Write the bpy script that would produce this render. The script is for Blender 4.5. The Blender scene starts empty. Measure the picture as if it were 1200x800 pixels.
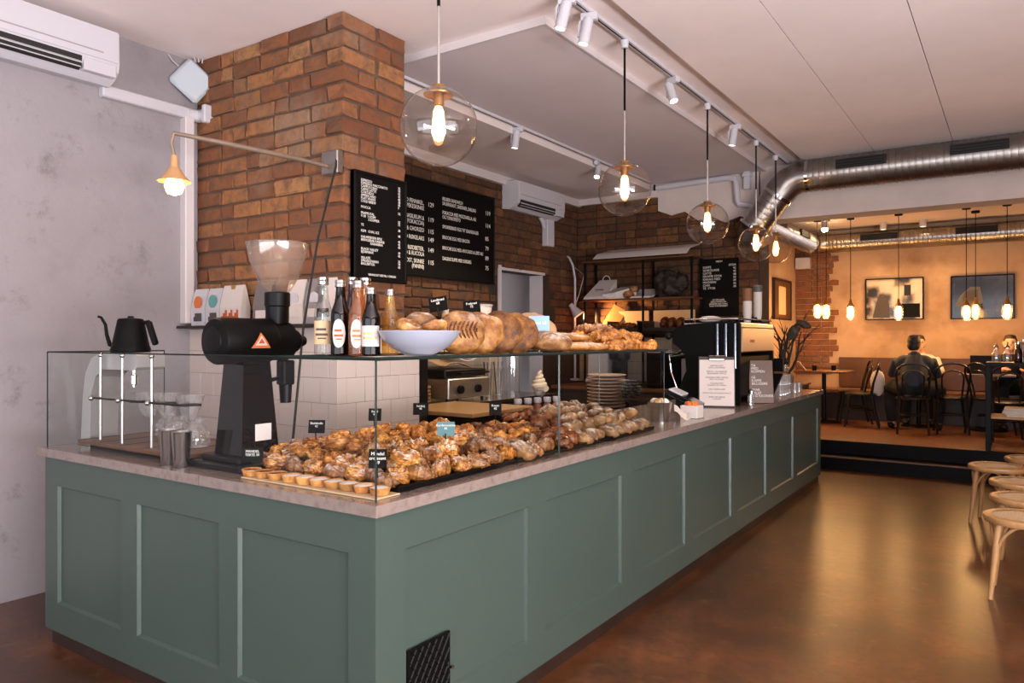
import bpy, bmesh, math, random
from mathutils import Vector, Matrix, noise
PI = math.pi
S = bpy.context.scene
COL = S.collection
rnd = random.Random(11)

# ---------------------------------------------------------------- camera, world, daylight, added ceiling fill, exposure
cam = bpy.data.objects.new('camera', bpy.data.cameras.new('camera'))
COL.objects.link(cam)
cam.location = (0, 0, 1.49)
cam.rotation_euler = (PI/2, 0, math.radians(34.25))
cam.data.sensor_width = 36; cam.data.lens = 26.1; cam.data.shift_y = -2/1200
cam.data.clip_start = 0.05
S.camera = cam
W = bpy.data.worlds.new('world'); S.world = W; W.use_nodes = True
W.node_tree.nodes['Background'].inputs[0].default_value = (0.80, 0.89, 1.0, 1)
W.node_tree.nodes['Background'].inputs[1].default_value = 1.6
def area_light(name, loc, rot, sx, sy, power, color):
    l = bpy.data.lights.new(name, 'AREA'); l.shape = 'RECTANGLE'; l.size = sx; l.size_y = sy
    l.energy = power; l.color = color
    o = bpy.data.objects.new(name, l); o.location = loc; o.rotation_euler = rot; COL.objects.link(o); return o
area_light('front_window_daylight', (-1.5, -2.62, 1.95), (math.radians(112), 0, 0), 5.8, 1.8, 46, (0.97, 0.95, 1.0))
area_light('front_ceiling_fill', (-1.5, -2.60, 1.0), (math.radians(128), 0, 0), 5.6, .8, 60, (0.95, 0.94, 1.0))  # upward area light added at the front window to brighten the ceiling
area_light('side_window_daylight', (3.12, .1, 1.9), (math.radians(100), 0, PI/2), 4.6, 1.9, 95, (0.95, 0.95, 1.0))
area_light('side_ceiling_fill', (3.10, .1, 1.0), (math.radians(128), 0, PI/2), 4.6, .7, 470, (0.97, 0.93, 0.97))  # added fill aimed up from the side window, lifts the ceiling
S.view_settings.view_transform = 'Standard'; S.view_settings.look = 'None'
S.view_settings.gamma = 1; S.view_settings.exposure = 0.24; S.view_settings.use_curve_mapping = False
cy = S.cycles
cy.max_bounces = 10; cy.diffuse_bounces = 5; cy.glossy_bounces = 4; cy.transmission_bounces = 6; cy.transparent_max_bounces = 24
cy.caustics_reflective = False; cy.caustics_refractive = False; cy.sample_clamp_indirect = 6; cy.use_denoising = True

# ---------------------------------------------------------------- materials
def L(h):
    if not isinstance(h, str): return (*h, 1)
    c = [int(h[i:i+2], 16)/255 for i in (0, 2, 4)]
    return (*[x/12.92 if x <= .04045 else ((x+.055)/1.055)**2.4 for x in c], 1)
M = {}
class NT:
    def __init__(s, name):
        s.m = bpy.data.materials.new(name); s.m.use_nodes = True; s.t = s.m.node_tree; s.n = s.t.nodes
        s.b = s.n['Principled BSDF']; s.out = s.n['Material Output']; s._co = {}
    def node(s, typ, **kw):
        n = s.n.new(typ)
        for k, v in kw.items():
            if k.startswith('i_'):
                k = k[2:]; k = int(k) if k.isdigit() else k.replace('_', ' ')
                n.inputs[k].default_value = v
            else: setattr(n, k, v)
        return n
    def link(s, a, b): s.t.links.new(a, b)
    def coord(s, which='Object'):
        if 'tc' not in s._co: s._co['tc'] = s.node('ShaderNodeTexCoord')
        return s._co['tc'].outputs[which]
    def noise(s, scale, detail=4, rough=.55, which='Object', vec=None, sc3=None):
        n = s.node('ShaderNodeTexNoise'); n.inputs['Scale'].default_value = scale
        n.inputs['Detail'].default_value = detail; n.inputs['Roughness'].default_value = rough
        v = vec or s.coord(which)
        if sc3:
            mp = s.node('ShaderNodeMapping'); mp.inputs['Scale'].default_value = sc3; s.link(v, mp.inputs[0]); v = mp.outputs[0]
        s.link(v, n.inputs['Vector']); return n.outputs[0]
    def ramp(s, fac, stops):
        r = s.node('ShaderNodeValToRGB'); e = r.color_ramp.elements
        while len(e) < len(stops): e.new(.5)
        for el, (p, c) in zip(e, stops): el.position = p; el.color = L(c) if isinstance(c, str) else (c, c, c, 1)
        s.link(fac, r.inputs[0]); return r.outputs[0]
    def mix(s, fac, a, b, mode='MIX'):
        n = s.node('ShaderNodeMix', data_type='RGBA', blend_type=mode)
        for k, v in ((0, fac), (6, a), (7, b)):
            if hasattr(v, 'links'): s.link(v, n.inputs[k])
            else: n.inputs[k].default_value = L(v) if isinstance(v, str) else v
        return n.outputs[2]
    def bump(s, h, strength=.3, dist=.01):
        n = s.node('ShaderNodeBump'); n.inputs['Strength'].default_value = strength; n.inputs['Distance'].default_value = dist
        s.link(h, n.inputs['Height']); s.link(n.outputs[0], s.b.inputs['Normal'])
def mat(name, color, rough=.5, metal=0, var=0, vscale=8, bump=0, bscale=60, emit=None, estr=0, spec=.5, coat=0, sc3=None):
    k = NT(name); b = k.b
    b.inputs['Base Color'].default_value = L(color); b.inputs['Roughness'].default_value = rough
    b.inputs['Metallic'].default_value = metal; b.inputs['Specular IOR Level'].default_value = spec
    b.inputs['Coat Weight'].default_value = coat
    if var:
        c = L(color)
        f = k.noise(vscale, 5, .6, sc3=sc3)
        r = k.ramp(f, [(.3, 0), (.7, 1)])
        lo = tuple(x*(1-var) for x in c[:3]) + (1,); hi = tuple(min(1, x*(1+var*.6)) for x in c[:3]) + (1,)
        k.link(k.mix(r, lo, hi), b.inputs['Base Color'])
    if bump: k.bump(k.noise(bscale, 4), bump, .005)
    if emit:
        b.inputs['Emission Color'].default_value = L(emit); b.inputs['Emission Strength'].default_value = estr
    M[name] = k.m; return k
def glass(name, tint='ffffff', edge=.5, base=.045, rough=.0, body=0.0, bodycol='ffffff'):
    k = NT(name); k.n.remove(k.b)
    tr = k.node('ShaderNodeBsdfTransparent'); tr.inputs[0].default_value = L(tint)
    gl = k.node('ShaderNodeBsdfGlossy'); gl.inputs['Roughness'].default_value = rough
    lw = k.node('ShaderNodeLayerWeight'); lw.inputs[0].default_value = .5
    p = k.node('ShaderNodeMath', operation='POWER'); p.inputs[1].default_value = 4; k.link(lw.outputs['Facing'], p.inputs[0])
    m = k.node('ShaderNodeMath', operation='MULTIPLY_ADD'); m.inputs[1].default_value = edge; m.inputs[2].default_value = base
    k.link(p.outputs[0], m.inputs[0])
    mx = k.node('ShaderNodeMixShader'); k.link(m.outputs[0], mx.inputs[0]); k.link(tr.outputs[0], mx.inputs[1]); k.link(gl.outputs[0], mx.inputs[2])
    o = mx
    if body:
        d = k.node('ShaderNodeBsdfDiffuse'); d.inputs[0].default_value = L(bodycol)
        o = k.node('ShaderNodeMixShader'); o.inputs[0].default_value = body; k.link(mx.outputs[0], o.inputs[1]); k.link(d.outputs[0], o.inputs[2])
    k.link(o.outputs[0], k.out.inputs[0]); M[name] = k.m
glass('pane_glass', 'f8fbfa', .45, .03)
glass('edge_glass', '4f625c', .12, .02, .2, .45, '39443f')
glass('globe_glass', 'f8f3ee', 1.1, .09)
glass('clear_glass', 'f2f4f2', .7, .06)
glass('cup_glass', 'fcfcfc', 1.4, .14, .04, .06)
glass('hopper_plastic', 'f8f0e8', .8, .09, .10, .06, 'e8dccf')
glass('amber_glass', '8a4a1c', .6, .08)
glass('dark_glass', '2a1a14', .5, .08, 0, .3, '120c0a')
glass('pink_glass', 'f0c49c', .6, .07, 0, .12, 'e0a06c')
glass('yellow_glass', 'f3d9a0', .6, .07, 0, .15, 'e6c078')
glass('bulb_glass', 'ffe2b0', .4, .04)

# plaster wall
k = NT('plaster'); c = k.ramp(k.noise(.9, 8, .62), [(.28, '827b7d'), (.42, '928b8e'), (.60, '989194'), (.75, '908987')])
c2 = k.ramp(k.noise(5, 10, .75), [(.30, 0), (.38, .6), (.44, 1)])
c = k.mix(c2, '7c7474', c); k.link(c, k.b.inputs['Base Color'])
k.b.inputs['Roughness'].default_value = .85; k.bump(k.noise(9, 9, .7), .35, .02); M['plaster'] = k.m
k = NT('dining_plaster'); c = k.ramp(k.noise(1.1, 7, .6), [(.34, '98775a'), (.5, 'bd9a78'), (.68, 'c8a887')])
k.link(c, k.b.inputs['Base Color']); k.b.inputs['Roughness'].default_value = .85; k.bump(k.noise(9, 8, .7), .2, .01); M['dining_plaster'] = k.m
mat('ceiling_paint', 'f2e4e0', .9, var=.05, vscale=1.6, bump=.04, bscale=30)
mat('soffit_paint', 'ddcfca', .9, var=.05, vscale=2)
mat('white_paint', 'cdc4c3', .5); mat('panel_paint', 'd6c9ca', .9, var=.04, vscale=2)
mat('header_paint', 'cbbcb4', .9, var=.12, vscale=2, bump=.15, bscale=12)
# concrete floor
k = NT('concrete'); a = k.noise(1.1, 10, .62); b_ = k.noise(4.5, 8, .6)
c = k.ramp(a, [(.32, '331c0f'), (.44, '4c2a15'), (.56, '653a1e'), (.70, '804c2a')])
c = k.mix(k.ramp(b_, [(.35, .35), (.6, 0)]), c, '33271c'); c = k.mix(k.ramp(k.noise(17, 8, .7), [(.38, .45), (.52, 0)]), c, '2a1c12'); c = k.mix(k.ramp(k.noise(9, 9, .75), [(.56, 0), (.70, .35)]), c, '9a7450'); k.link(c, k.b.inputs['Base Color'])
k.b.inputs['Roughness'].default_value = .30; k.b.inputs['Specular IOR Level'].default_value = .65; k.b.inputs['Coat Weight'].default_value = .08; k.b.inputs['Coat Roughness'].default_value = .25; M['concrete'] = k.m
# brick: per-object tint
def brickmat(name, stops, mortar, patch):
    k = NT(name); oi = k.node('ShaderNodeObjectInfo')
    geo = k.node('ShaderNodeNewGeometry')
    c = k.ramp(oi.outputs['Random'], stops)
    n = k.noise(14, 7, .7, vec=geo.outputs['Position'])
    c = k.mix(k.ramp(n, [(.36, .8), (.56, 0)]), c, mortar)
    big = k.noise(1.6, 5, .6, vec=geo.outputs['Position'])
    c = k.mix(k.ramp(big, [(.52, 0), (.66, .55)]), c, patch)
    k.link(c, k.b.inputs['Base Color']); k.b.inputs['Roughness'].default_value = .9
    k.bump(k.noise(30, 8, .75, vec=geo.outputs['Position']), .8, .02); M[name] = k.m
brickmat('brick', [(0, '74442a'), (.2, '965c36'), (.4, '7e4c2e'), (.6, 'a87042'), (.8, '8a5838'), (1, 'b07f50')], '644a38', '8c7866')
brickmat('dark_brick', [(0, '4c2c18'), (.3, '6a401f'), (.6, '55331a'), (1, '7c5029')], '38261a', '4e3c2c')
mat('mortar', '5d493c', .95, var=.25, vscale=12, bump=.6, bscale=30)
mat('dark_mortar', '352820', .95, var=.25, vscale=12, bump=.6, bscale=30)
mat('tile_glaze', 'c8b7af', .18, var=.02, vscale=3, coat=.2)
mat('grout', '6f6764', .9)
mat('beige_tile', 'cbb69c', .25)
mat('counter_green', '414f48', .36, var=.03, vscale=2)
mat('dark_wood', '2e2019', .45, var=.3, vscale=6, sc3=(1, 1, 8))
mat('plinth_wood', '2a1a12', .5, var=.35, vscale=5)
k = NT('stone'); c = k.ramp(k.noise(30, 8, .7), [(.32, '6e605a'), (.46, '82736b'), (.6, '897a72'), (.72, '7a6b64')])
k.link(k.mix(k.ramp(k.noise(6, 6, .6), [(.4, .15), (.6, 0)]), c, '72645d'), k.b.inputs['Base Color'])
k.b.inputs['Roughness'].default_value = .22; k.b.inputs['Coat Weight'].default_value = .3; M['stone'] = k.m
mat('black_metal', '0d0c0c', .42, 0, spec=.12); mat('black_plastic', '080707', .4, spec=.18); mat('black_gloss', '050505', .06, coat=.25, spec=.3)
mat('matte_black', '0b0a0a', .5, spec=.10); mat('steel', 'b8b3ae', .22, 1); mat('brushed', 'c6c1bc', .38, 1); mat('aluminium', 'b4b1af', .36, .4); mat('champagne', 'b59c82', .35, .6)
mat('chrome', 'd8d8d8', .08, 1); mat('dark_chrome', '55585f', .15, 1); mat('galvanised', 'aaa49e', .32, 1, var=.2, vscale=7)
mat('white_plastic', 'c3c0c5', .35); mat('grey_plastic', '9a9696', .5); mat('rubber', '1a1716', .7)
mat('white_ceramic', 'dcdde2', .2, coat=.4); mat('plate_ceramic', 'b0927a', .35, var=.15, vscale=3)
mat('grey_ceramic', '9699a6', .3); mat('paper', 'cec4bd', .85); mat('kraft', 'ad8a63', .85, var=.1); mat('card_black', '0a0807', .8, spec=.15)
mat('chalk', 'e9e4da', .9, emit='e9e4da', estr=.0); mat('print_dark', '4f4642', .8); mat('teal_card', '4f7377', .7); mat('blue_card', '8fb2cf', .6)
mat('board_black', '0a0706', .75, spec=.12); mat('oak', '855230', .42, var=.3, vscale=5, sc3=(6, 1, 6)); mat('walnut', '5f3d25', .4, var=.3, vscale=5)
mat('table_top', '7a5230', .3, var=.3, vscale=4); mat('beech', 'b78a5a', .35, var=.15, vscale=6, sc3=(4, 4, 1)); mat('steam_black', '1b1512', .3)
mat('orange_print', 'd0703a', .6); mat('teal_print', '5f9a94', .6); mat('red_print', 'b4532c', .6); mat('gold_foil', 'c9a45c', .3, .7)
mat('filament', 'ffb35a', .5, emit='ff9d45', estr=60); mat('lamp_glow', 'ffd9a0', .5, emit='ffbe70', estr=22); mat('lamp_hot', 'fff0d0', .5, emit='ffd9a0', estr=90); mat('tube_glow', 'ffd9a0', .4, emit='ffb765', estr=13)
mat('spot_glow', 'fff0d8', .5, emit='ffe2bb', estr=14); mat('spot_off', 'cfc6bd', .4)
mat('shade_enamel', 'b88a5c', .45); mat('pipe_aged', '8d7a6a', .5, .4, var=.2); mat('skin', 'c58f6c', .55); mat('skin_pale', 'dba988', .55)
mat('hair_dark', '1d1310', .6, bump=.5, bscale=80); mat('hair_brown', '3c2519', .6, bump=.5, bscale=80)
mat('jacket_blue', '2a313a', .8, var=.2, vscale=12); mat('trousers_black', '121113', .85); mat('shirt_white', 'd8cfc4', .85); mat('shirt_black', '15151a', .8)
mat('brass', 'a77a45', .35, .8); mat('leaf_dark', '3a3426', .6); mat('twig', '2c1d14', .8); mat('juice_red', '93503f', .35); mat('juice_pale', 'b08a5e', .35)
mat('amber_liquid', '8a4a20', .2); mat('screen_dark', '0d0e12', .15); mat('cream_puff', 'e8d3b4', .5); mat('wicker', '22180f', .7, var=.4, vscale=30)
mat('fruit_orange', 'cf6a22', .5); mat('rosehip', 'a33d1d', .5); mat('parchment', 'c9ab84', .8); mat('lid_grey', '55524f', .5); mat('cup_brown', '7d5237', .7)
mat('cup_white', 'c9bfb4', .7); mat('book_paper', 'd7cdbf', .8)
mat('sky_print', 'b9c2c9', .2); mat('laptop_black', '121214', .4)
# framed photographs: flat prints under glass
def print_mat(name, stops, sc, seed):
    k = NT(name); mp = k.node('ShaderNodeMapping'); mp.inputs['Location'].default_value = (seed, seed*2, seed*.7)
    k.link(k.coord('Object'), mp.inputs[0])
    v = k.node('ShaderNodeTexVoronoi', distance='CHEBYCHEV'); v.inputs['Scale'].default_value = sc; k.link(mp.outputs[0], v.inputs['Vector'])
    n = k.noise(sc*.8, 3, .5, vec=mp.outputs[0])
    f = k.mix(.5, v.outputs['Distance'], n)
    k.link(k.ramp(f, stops), k.b.inputs['Base Color']); k.b.inputs['Roughness'].default_value = .12; k.b.inputs['Coat Weight'].default_value = .25; k.b.inputs['Coat Roughness'].default_value = .02
    M[name] = k.m
print_mat('print_market', [(.0, '1d1a18'), (.33, '3a322c'), (.40, '8c7a66'), (.5, 'c9b79c'), (.8, 'd8c8ae')], 4.5, 3.1)
print_mat('print_car', [(.0, '0e0c0d'), (.52, '1b1817'), (.62, '3a3230'), (.72, '6b625c'), (.86, '9a948e')], 3.5, 7.7)
# pastry crusts
def crust(name, lo, mid, hi, powder=0, pscale=18, flake=1.0, rough=.4):
    k = NT(name); oi = k.node('ShaderNodeObjectInfo'); ad = k.node('ShaderNodeVectorMath', operation='ADD')
    cb = k.node('ShaderNodeCombineXYZ'); mm = k.node('ShaderNodeMath', operation='MULTIPLY'); mm.inputs[1].default_value = 37
    k.link(oi.outputs['Random'], mm.inputs[0]); k.link(mm.outputs[0], cb.inputs[0]); k.link(k.coord('Object'), ad.inputs[0]); k.link(cb.outputs[0], ad.inputs[1])
    n = k.noise(26, 8, .72, vec=ad.outputs[0]); st = k.noise(34, 5, .6, vec=ad.outputs[0], sc3=(1, 4.5, 4.5))
    both = k.mix(.5, n, st) if flake > .8 else k.mix(.5, n, k.noise(9, 5, .6, vec=ad.outputs[0]))
    c = k.ramp(both, [(.40, lo), (.50, mid), (.60, hi)])
    at = k.node('ShaderNodeAttribute', attribute_name='bake'); c = k.mix(k.ramp(at.outputs['Fac'], [(0, 0), (1, .85)]), c, lo)
    if powder:
        n2 = k.noise(pscale*2.2, 6, .75, vec=ad.outputs[0], sc3=(1, 2.2, 1))
        g = k.node('ShaderNodeNewGeometry'); sx = k.node('ShaderNodeSeparateXYZ'); k.link(g.outputs['Normal'], sx.inputs[0])
        u = k.ramp(sx.outputs[2], [(.35, 0), (.95, 1)]); w = k.ramp(n2, [(.48, 0), (.58, powder)])
        mu = k.node('ShaderNodeMath', operation='MULTIPLY'); k.link(u, mu.inputs[0]); k.link(w, mu.inputs[1])
        c = k.mix(mu.outputs[0], c, 'e6dccf')
    br = k.node('ShaderNodeHueSaturation'); va = k.node('ShaderNodeMath', operation='MULTIPLY_ADD'); va.inputs[1].default_value = .55; va.inputs[2].default_value = .68
    k.link(oi.outputs['Random'], va.inputs[0]); k.link(va.outputs[0], br.inputs['Value']); k.link(c, br.inputs['Color'])
    k.link(br.outputs[0], k.b.inputs['Base Color']); k.b.inputs['Roughness'].default_value = rough
    k.bump(both, .9*flake, .008); M[name] = k.m
crust('crust_gold', '4e2409', 'b5681d', 'eab05c', rough=.3)
crust('crust_sugar', '472209', 'ab6420', 'e6ae5e', 1.0, 11)
crust('crust_dark', '2e1407', '6a3310', '99571f', rough=.25)
crust('crust_almond', '45220d', '7f481c', 'b27a3c', .8, 20, rough=.3)
crust('crust_pale', 'a87434', 'cfa066', 'e2c28c')
crust('crust_rye', '4a2b14', '7c532c', 'a57a4a', .75, 9, .6, rough=.6)
crust('crust_loaf', '5c3210', '945f28', 'bd8c4c', .6, 6, .7, rough=.6)
crust('crust_seed', '45260c', '84501a', 'b0762f', 0, 18, .75, rough=.7)
crust('seed_grey', '4f4842', '7a716a', 'a0978d', rough=.8)
crust('tart_shell', '8a5222', 'b87c3e', 'd09a58', 0, 18, .5, rough=.6)
mat('icing', 'ece4da', .35); mat('custard', 'd8a24a', .35)

# ---------------------------------------------------------------- mesh helpers
class MB:
    def __init__(s): s.v = []; s.f = []; s.m = []; s.cur = 0; s.X = None
    def add(s, vs, fs):
        o = len(s.v)
        if s.X is not None: vs = [tuple(s.X @ Vector(v)) for v in vs]
        s.v += [tuple(v) for v in vs]; s.f += [tuple(i+o for i in f) for f in fs]; s.m += [s.cur]*len(fs); return s
    def box(s, x0, y0, z0, x1, y1, z1):
        return s.add([(x0,y0,z0),(x1,y0,z0),(x1,y1,z0),(x0,y1,z0),(x0,y0,z1),(x1,y0,z1),(x1,y1,z1),(x0,y1,z1)],
                     [(0,3,2,1),(4,5,6,7),(0,1,5,4),(1,2,6,5),(2,3,7,6),(3,0,4,7)])
    def cbox(s, x, y, z, w, d, h): return s.box(x-w/2, y-d/2, z, x+w/2, y+d/2, z+h)
    def rbox(s, x0, y0, z0, x1, y1, z1, c=.004):   # box with chamfered edges
        vs = []; fs = []
        idx = {}
        for ax in range(3):
            for i in (0, 1):
                for j in (0, 1):
                    for q in (0, 1):
                        b = [i, j, q]; p = []
                        for a in range(3):
                            lo, hi = ((x0, x1), (y0, y1), (z0, z1))[a]
                            p.append((hi if b[a] else lo) + (0 if a == ax else (-c if b[a] else c)))
                        idx[(ax, i, j, q)] = len(vs); vs.append(tuple(p))
        def q4(l): fs.append(tuple(l))
        for ax in range(3):
            for e in (0, 1):
                o = [a for a in range(3) if a != ax]; l = []
                for (u, w) in ((0,0),(1,0),(1,1),(0,1)):
                    b = [0]*3; b[ax] = e; b[o[0]] = u; b[o[1]] = w; l.append(idx[(ax, *b)])
                if (e == 0) ^ (ax == 1): l = l[::-1]
                q4(l)
        for ax in range(3):           # edge strips running along ax
            o = [a for a in range(3) if a != ax]
            for u in (0, 1):
                for w in (0, 1):
                    l = []
                    for (e, who) in ((0, o[0]), (1, o[0]), (1, o[1]), (0, o[1])):
                        b = [0]*3; b[ax] = e; b[o[0]] = u; b[o[1]] = w; l.append(idx[(who, *b)])
                    if (u ^ w) ^ (ax == 1): l = l[::-1]
                    q4(l[::-1])
        for i in (0, 1):
            for j in (0, 1):
                for q in (0, 1):
                    l = [idx[(a, i, j, q)] for a in range(3)]
                    if (i + j + q) % 2 == 0: l = l[::-1]
                    q4(l)
        return s.add(vs, fs)
    def ring(s, p, t, r, n, up=None):
        t = Vector(t).normalized(); a = Vector(up) if up else (Vector((0,0,1)) if abs(t.z) < .9 else Vector((1,0,0)))
        u = a.cross(t).normalized(); w = t.cross(u)
        return [tuple(Vector(p) + u*(math.cos(2*PI*i/n)*r) + w*(math.sin(2*PI*i/n)*r)) for i in range(n)]
    def tube(s, pts, r, n=8, closed=False, cap=True):
        P_ = [Vector(p) for p in pts]; m = len(P_); R_ = r if isinstance(r, (list, tuple)) else [r]*m
        vs = []; fs = []; prev = None
        for i in range(m):
            if closed: t = P_[(i+1) % m] - P_[i-1]
            else: t = P_[min(i+1, m-1)] - P_[max(i-1, 0)]
            t = t.normalized() if t.length > 1e-9 else Vector((0,0,1))
            if prev is None:
                a = Vector((0,0,1)) if abs(t.z) < .9 else Vector((1,0,0)); u = a.cross(t).normalized()
            else:
                u = prev - t*prev.dot(t); u = u.normalized() if u.length > 1e-6 else Vector((1,0,0))
            prev = u; w = t.cross(u)
            vs += [tuple(P_[i] + u*(math.cos(2*PI*j/n)*R_[i]) + w*(math.sin(2*PI*j/n)*R_[i])) for j in range(n)]
        for i in range(m if closed else m-1):
            a = i*n; b = ((i+1) % m)*n
            for j in range(n): fs.append((a+j, a+(j+1) % n, b+(j+1) % n, b+j))
        if cap and not closed: fs += [tuple(range(n))[::-1], tuple(range((m-1)*n, m*n))]
        return s.add(vs, fs)
    def cyl(s, p0, p1, r0, r1=None, n=16, cap=True): return s.tube([p0, p1], [r0, r0 if r1 is None else r1], n, False, cap)
    def lathe(s, prof, n=24, c=(0,0,0), axis='z', cap=False):
        vs = []; fs = []
        for (r, z) in prof:
            for j in range(n):
                a = 2*PI*j/n; x, y = r*math.cos(a), r*math.sin(a)
                p = (x, y, z) if axis == 'z' else ((z, x, y) if axis == 'x' else (y, z, x))
                vs.append((c[0]+p[0], c[1]+p[1], c[2]+p[2]))
        for i in range(len(prof)-1):
            for j in range(n): fs.append((i*n+j, i*n+(j+1) % n, (i+1)*n+(j+1) % n, (i+1)*n+j))
        if cap: fs += [tuple(range(n))[::-1], tuple(range((len(prof)-1)*n, len(prof)*n))]
        return s.add(vs, fs)
    def ball(s, c, r, nu=16, nv=10, fn=None):
        rx, ry, rz = r if isinstance(r, (tuple, list)) else (r, r, r)
        vs = [(0, 0, 1)]
        for i in range(1, nv):
            th = PI*i/nv
            for j in range(nu):
                a = 2*PI*j/nu; vs.append((math.sin(th)*math.cos(a), math.sin(th)*math.sin(a), math.cos(th)))
        vs.append((0, 0, -1)); fs = []
        for j in range(nu): fs.append((0, 1+j, 1+(j+1) % nu))
        for i in range(nv-2):
            for j in range(nu): fs.append((1+i*nu+j, 1+(i+1)*nu+j, 1+(i+1)*nu+(j+1) % nu, 1+i*nu+(j+1) % nu))
        b = 1+(nv-2)*nu
        for j in range(nu): fs.append((b+j, len(vs)-1, b+(j+1) % nu))
        out = []
        for v in vs:
            q = 1 if fn is None else fn(v)
            out.append((c[0]+v[0]*rx*q, c[1]+v[1]*ry*q, c[2]+v[2]*rz*q))
        return s.add(out, fs)
    def prism(s, poly, a, b, axis='y'):     # 2-D polygon extruded from a to b along axis
        def p(u, w, t): return {'y': (u, t, w), 'x': (t, u, w), 'z': (u, w, t)}[axis]
        n = len(poly); vs = [p(u, w, a) for u, w in poly] + [p(u, w, b) for u, w in poly]
        fs = [tuple(range(n)), tuple(range(n, 2*n))[::-1]] + [(i, i+n, (i+1) % n+n, (i+1) % n) for i in range(n)]
        return s.add(vs, fs)
    def quad(s, a, b, c, d): return s.add([a, b, c, d], [(0, 1, 2, 3)])
    def mesh(s, name, mats, smooth=True, angle=38):
        me = bpy.data.meshes.new(name); me.from_pydata(s.v, [], s.f)
        bm = bmesh.new(); bm.from_mesh(me); bmesh.ops.recalc_face_normals(bm, faces=bm.faces); bm.to_mesh(me); bm.free()
        for m in (mats if isinstance(mats, (list, tuple)) else [mats]): me.materials.append(M[m])
        if any(s.m): me.polygons.foreach_set('material_index', s.m)
        if smooth:
            me.polygons.foreach_set('use_smooth', [True]*len(me.polygons)); me.set_sharp_from_angle(angle=math.radians(angle))
        me.update(); return me
    def build(s, name, mats, parent=None, smooth=True, angle=38):
        return put(name, s.mesh(name, mats, smooth, angle), parent)
def put(name, me, parent=None, loc=None, rot=None):
    o = bpy.data.objects.new(name, me); COL.objects.link(o)
    if parent is not None: o.parent = parent
    if loc is not None: o.location = loc
    if rot is not None: o.rotation_euler = rot
    return o
def tag(o, label=None, cat=None, group=None, kind=None):
    for k_, v in (('label', label), ('category', cat), ('group', group), ('kind', kind)):
        if v: o[k_] = v
    return o
def thing(name, label, cat, loc=(0,0,0), rotz=0, group=None):
    o = bpy.data.objects.new(name, None); COL.objects.link(o); o.empty_display_size = .1
    o.location = loc; o.rotation_euler = (0, 0, rotz); return tag(o, label, cat, group)
def dup(root, loc=None, rotz=None, label=None, group=None):
    r = root.copy(); COL.objects.link(r)
    if loc is not None: r.location = loc
    if rotz is not None: r.rotation_euler = (0, 0, rotz) if not isinstance(rotz, tuple) else rotz
    if label: r['label'] = label
    if group: r['group'] = group
    for ch in root.children:
        c_ = ch.copy(); COL.objects.link(c_); c_.parent = r
        for g in ch.children:
            d = g.copy(); COL.objects.link(d); d.parent = c_
    return r
def text(parent, body, loc, rot, size, m='chalk', align='LEFT', name='lettering', line=1.0, sx=1.0):
    cu = bpy.data.curves.new(name, 'FONT'); cu.body = body; cu.size = size; cu.align_x = align; cu.align_y = 'TOP'
    cu.space_line = line; cu.resolution_u = 2; cu.extrude = 0.0004; cu.materials.append(M[m])
    tmp = bpy.data.objects.new('tmp', cu); me = bpy.data.meshes.new_from_object(tmp); bpy.data.objects.remove(tmp); bpy.data.curves.remove(cu)
    me.name = name; o = put(name, me, parent, loc, rot); o.scale = (sx, 1, 1); return o
ORD = ['first','second','third','fourth','fifth','sixth','seventh','eighth','ninth','tenth','eleventh','twelfth','thirteenth','fourteenth','fifteenth','sixteenth','seventeenth','eighteenth','nineteenth','twentieth','twenty-first','twenty-second','twenty-third','twenty-fourth','twenty-fifth','twenty-sixth','twenty-seventh','twenty-eighth']
def struct(name, mb, m, parent=None, smooth=False):
    o = mb.build(name, m, parent, smooth)
    if parent is None: o['kind'] = 'structure'
    return o
# ---------------------------------------------------------------- large structure
struct('floor', MB().box(-5.2, -2.7, -.12, 3.2, 9.45, 0), 'concrete')
def shell(name, boxes, m):
    mb = MB()
    for b in boxes: mb.box(*b)
    return struct(name, mb, m)
shell('wall_left', [(-4.95, -2.7, 0, -4.75, 3.06, 3.5)], 'plaster')
NY0, NY1, NZ = 6.76, 7.66, 2.27
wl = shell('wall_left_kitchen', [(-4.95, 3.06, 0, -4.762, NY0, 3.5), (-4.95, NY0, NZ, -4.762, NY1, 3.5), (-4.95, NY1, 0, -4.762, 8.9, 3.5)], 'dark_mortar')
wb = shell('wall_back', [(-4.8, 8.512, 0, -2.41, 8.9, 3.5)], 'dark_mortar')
shell('wall_front', [(-4.95, -2.7, 0, 3.2, -2.5, .55), (-4.95, -2.7, 2.95, 3.2, -2.5, 3.5), (-4.95, -2.7, .55, -4.45, -2.5, 2.95), (1.45, -2.7, .55, 3.2, -2.5, 2.95)], 'plaster')
wf = struct('window_1', MB().box(-4.45, -2.68, .55, -4.37, -2.56, 2.95).box(1.37, -2.68, .55, 1.45, -2.56, 2.95).box(-4.37, -2.68, 2.87, 1.37, -2.56, 2.95).box(-4.37, -2.68, .55, 1.37, -2.56, .63), 'white_paint')
for x in (-2.5, -.55): MB().box(x-.04, -2.68, .63, x+.04, -2.56, 2.87).build('mullion', 'white_paint', wf, False)
shell('wall_right', [(3.0, -2.7, 0, 3.2, -2.3, 3.5), (3.0, 2.5, 0, 3.2, 12.7, 3.5), (3.0, -2.3, 0, 3.2, 2.5, .6), (3.0, -2.3, 2.95, 3.2, 2.5, 3.5)], 'dining_plaster')
struct('window_2', MB().box(3.06, -2.3, .6, 3.16, -2.22, 2.95).box(3.06, 2.42, .6, 3.16, 2.5, 2.95).box(3.06, -2.22, 2.87, 3.16, 2.42, 2.95).box(3.06, -2.22, .6, 3.16, 2.42, .68).box(3.06, .06, .68, 3.16, .14, 2.87), 'white_paint')
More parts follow.
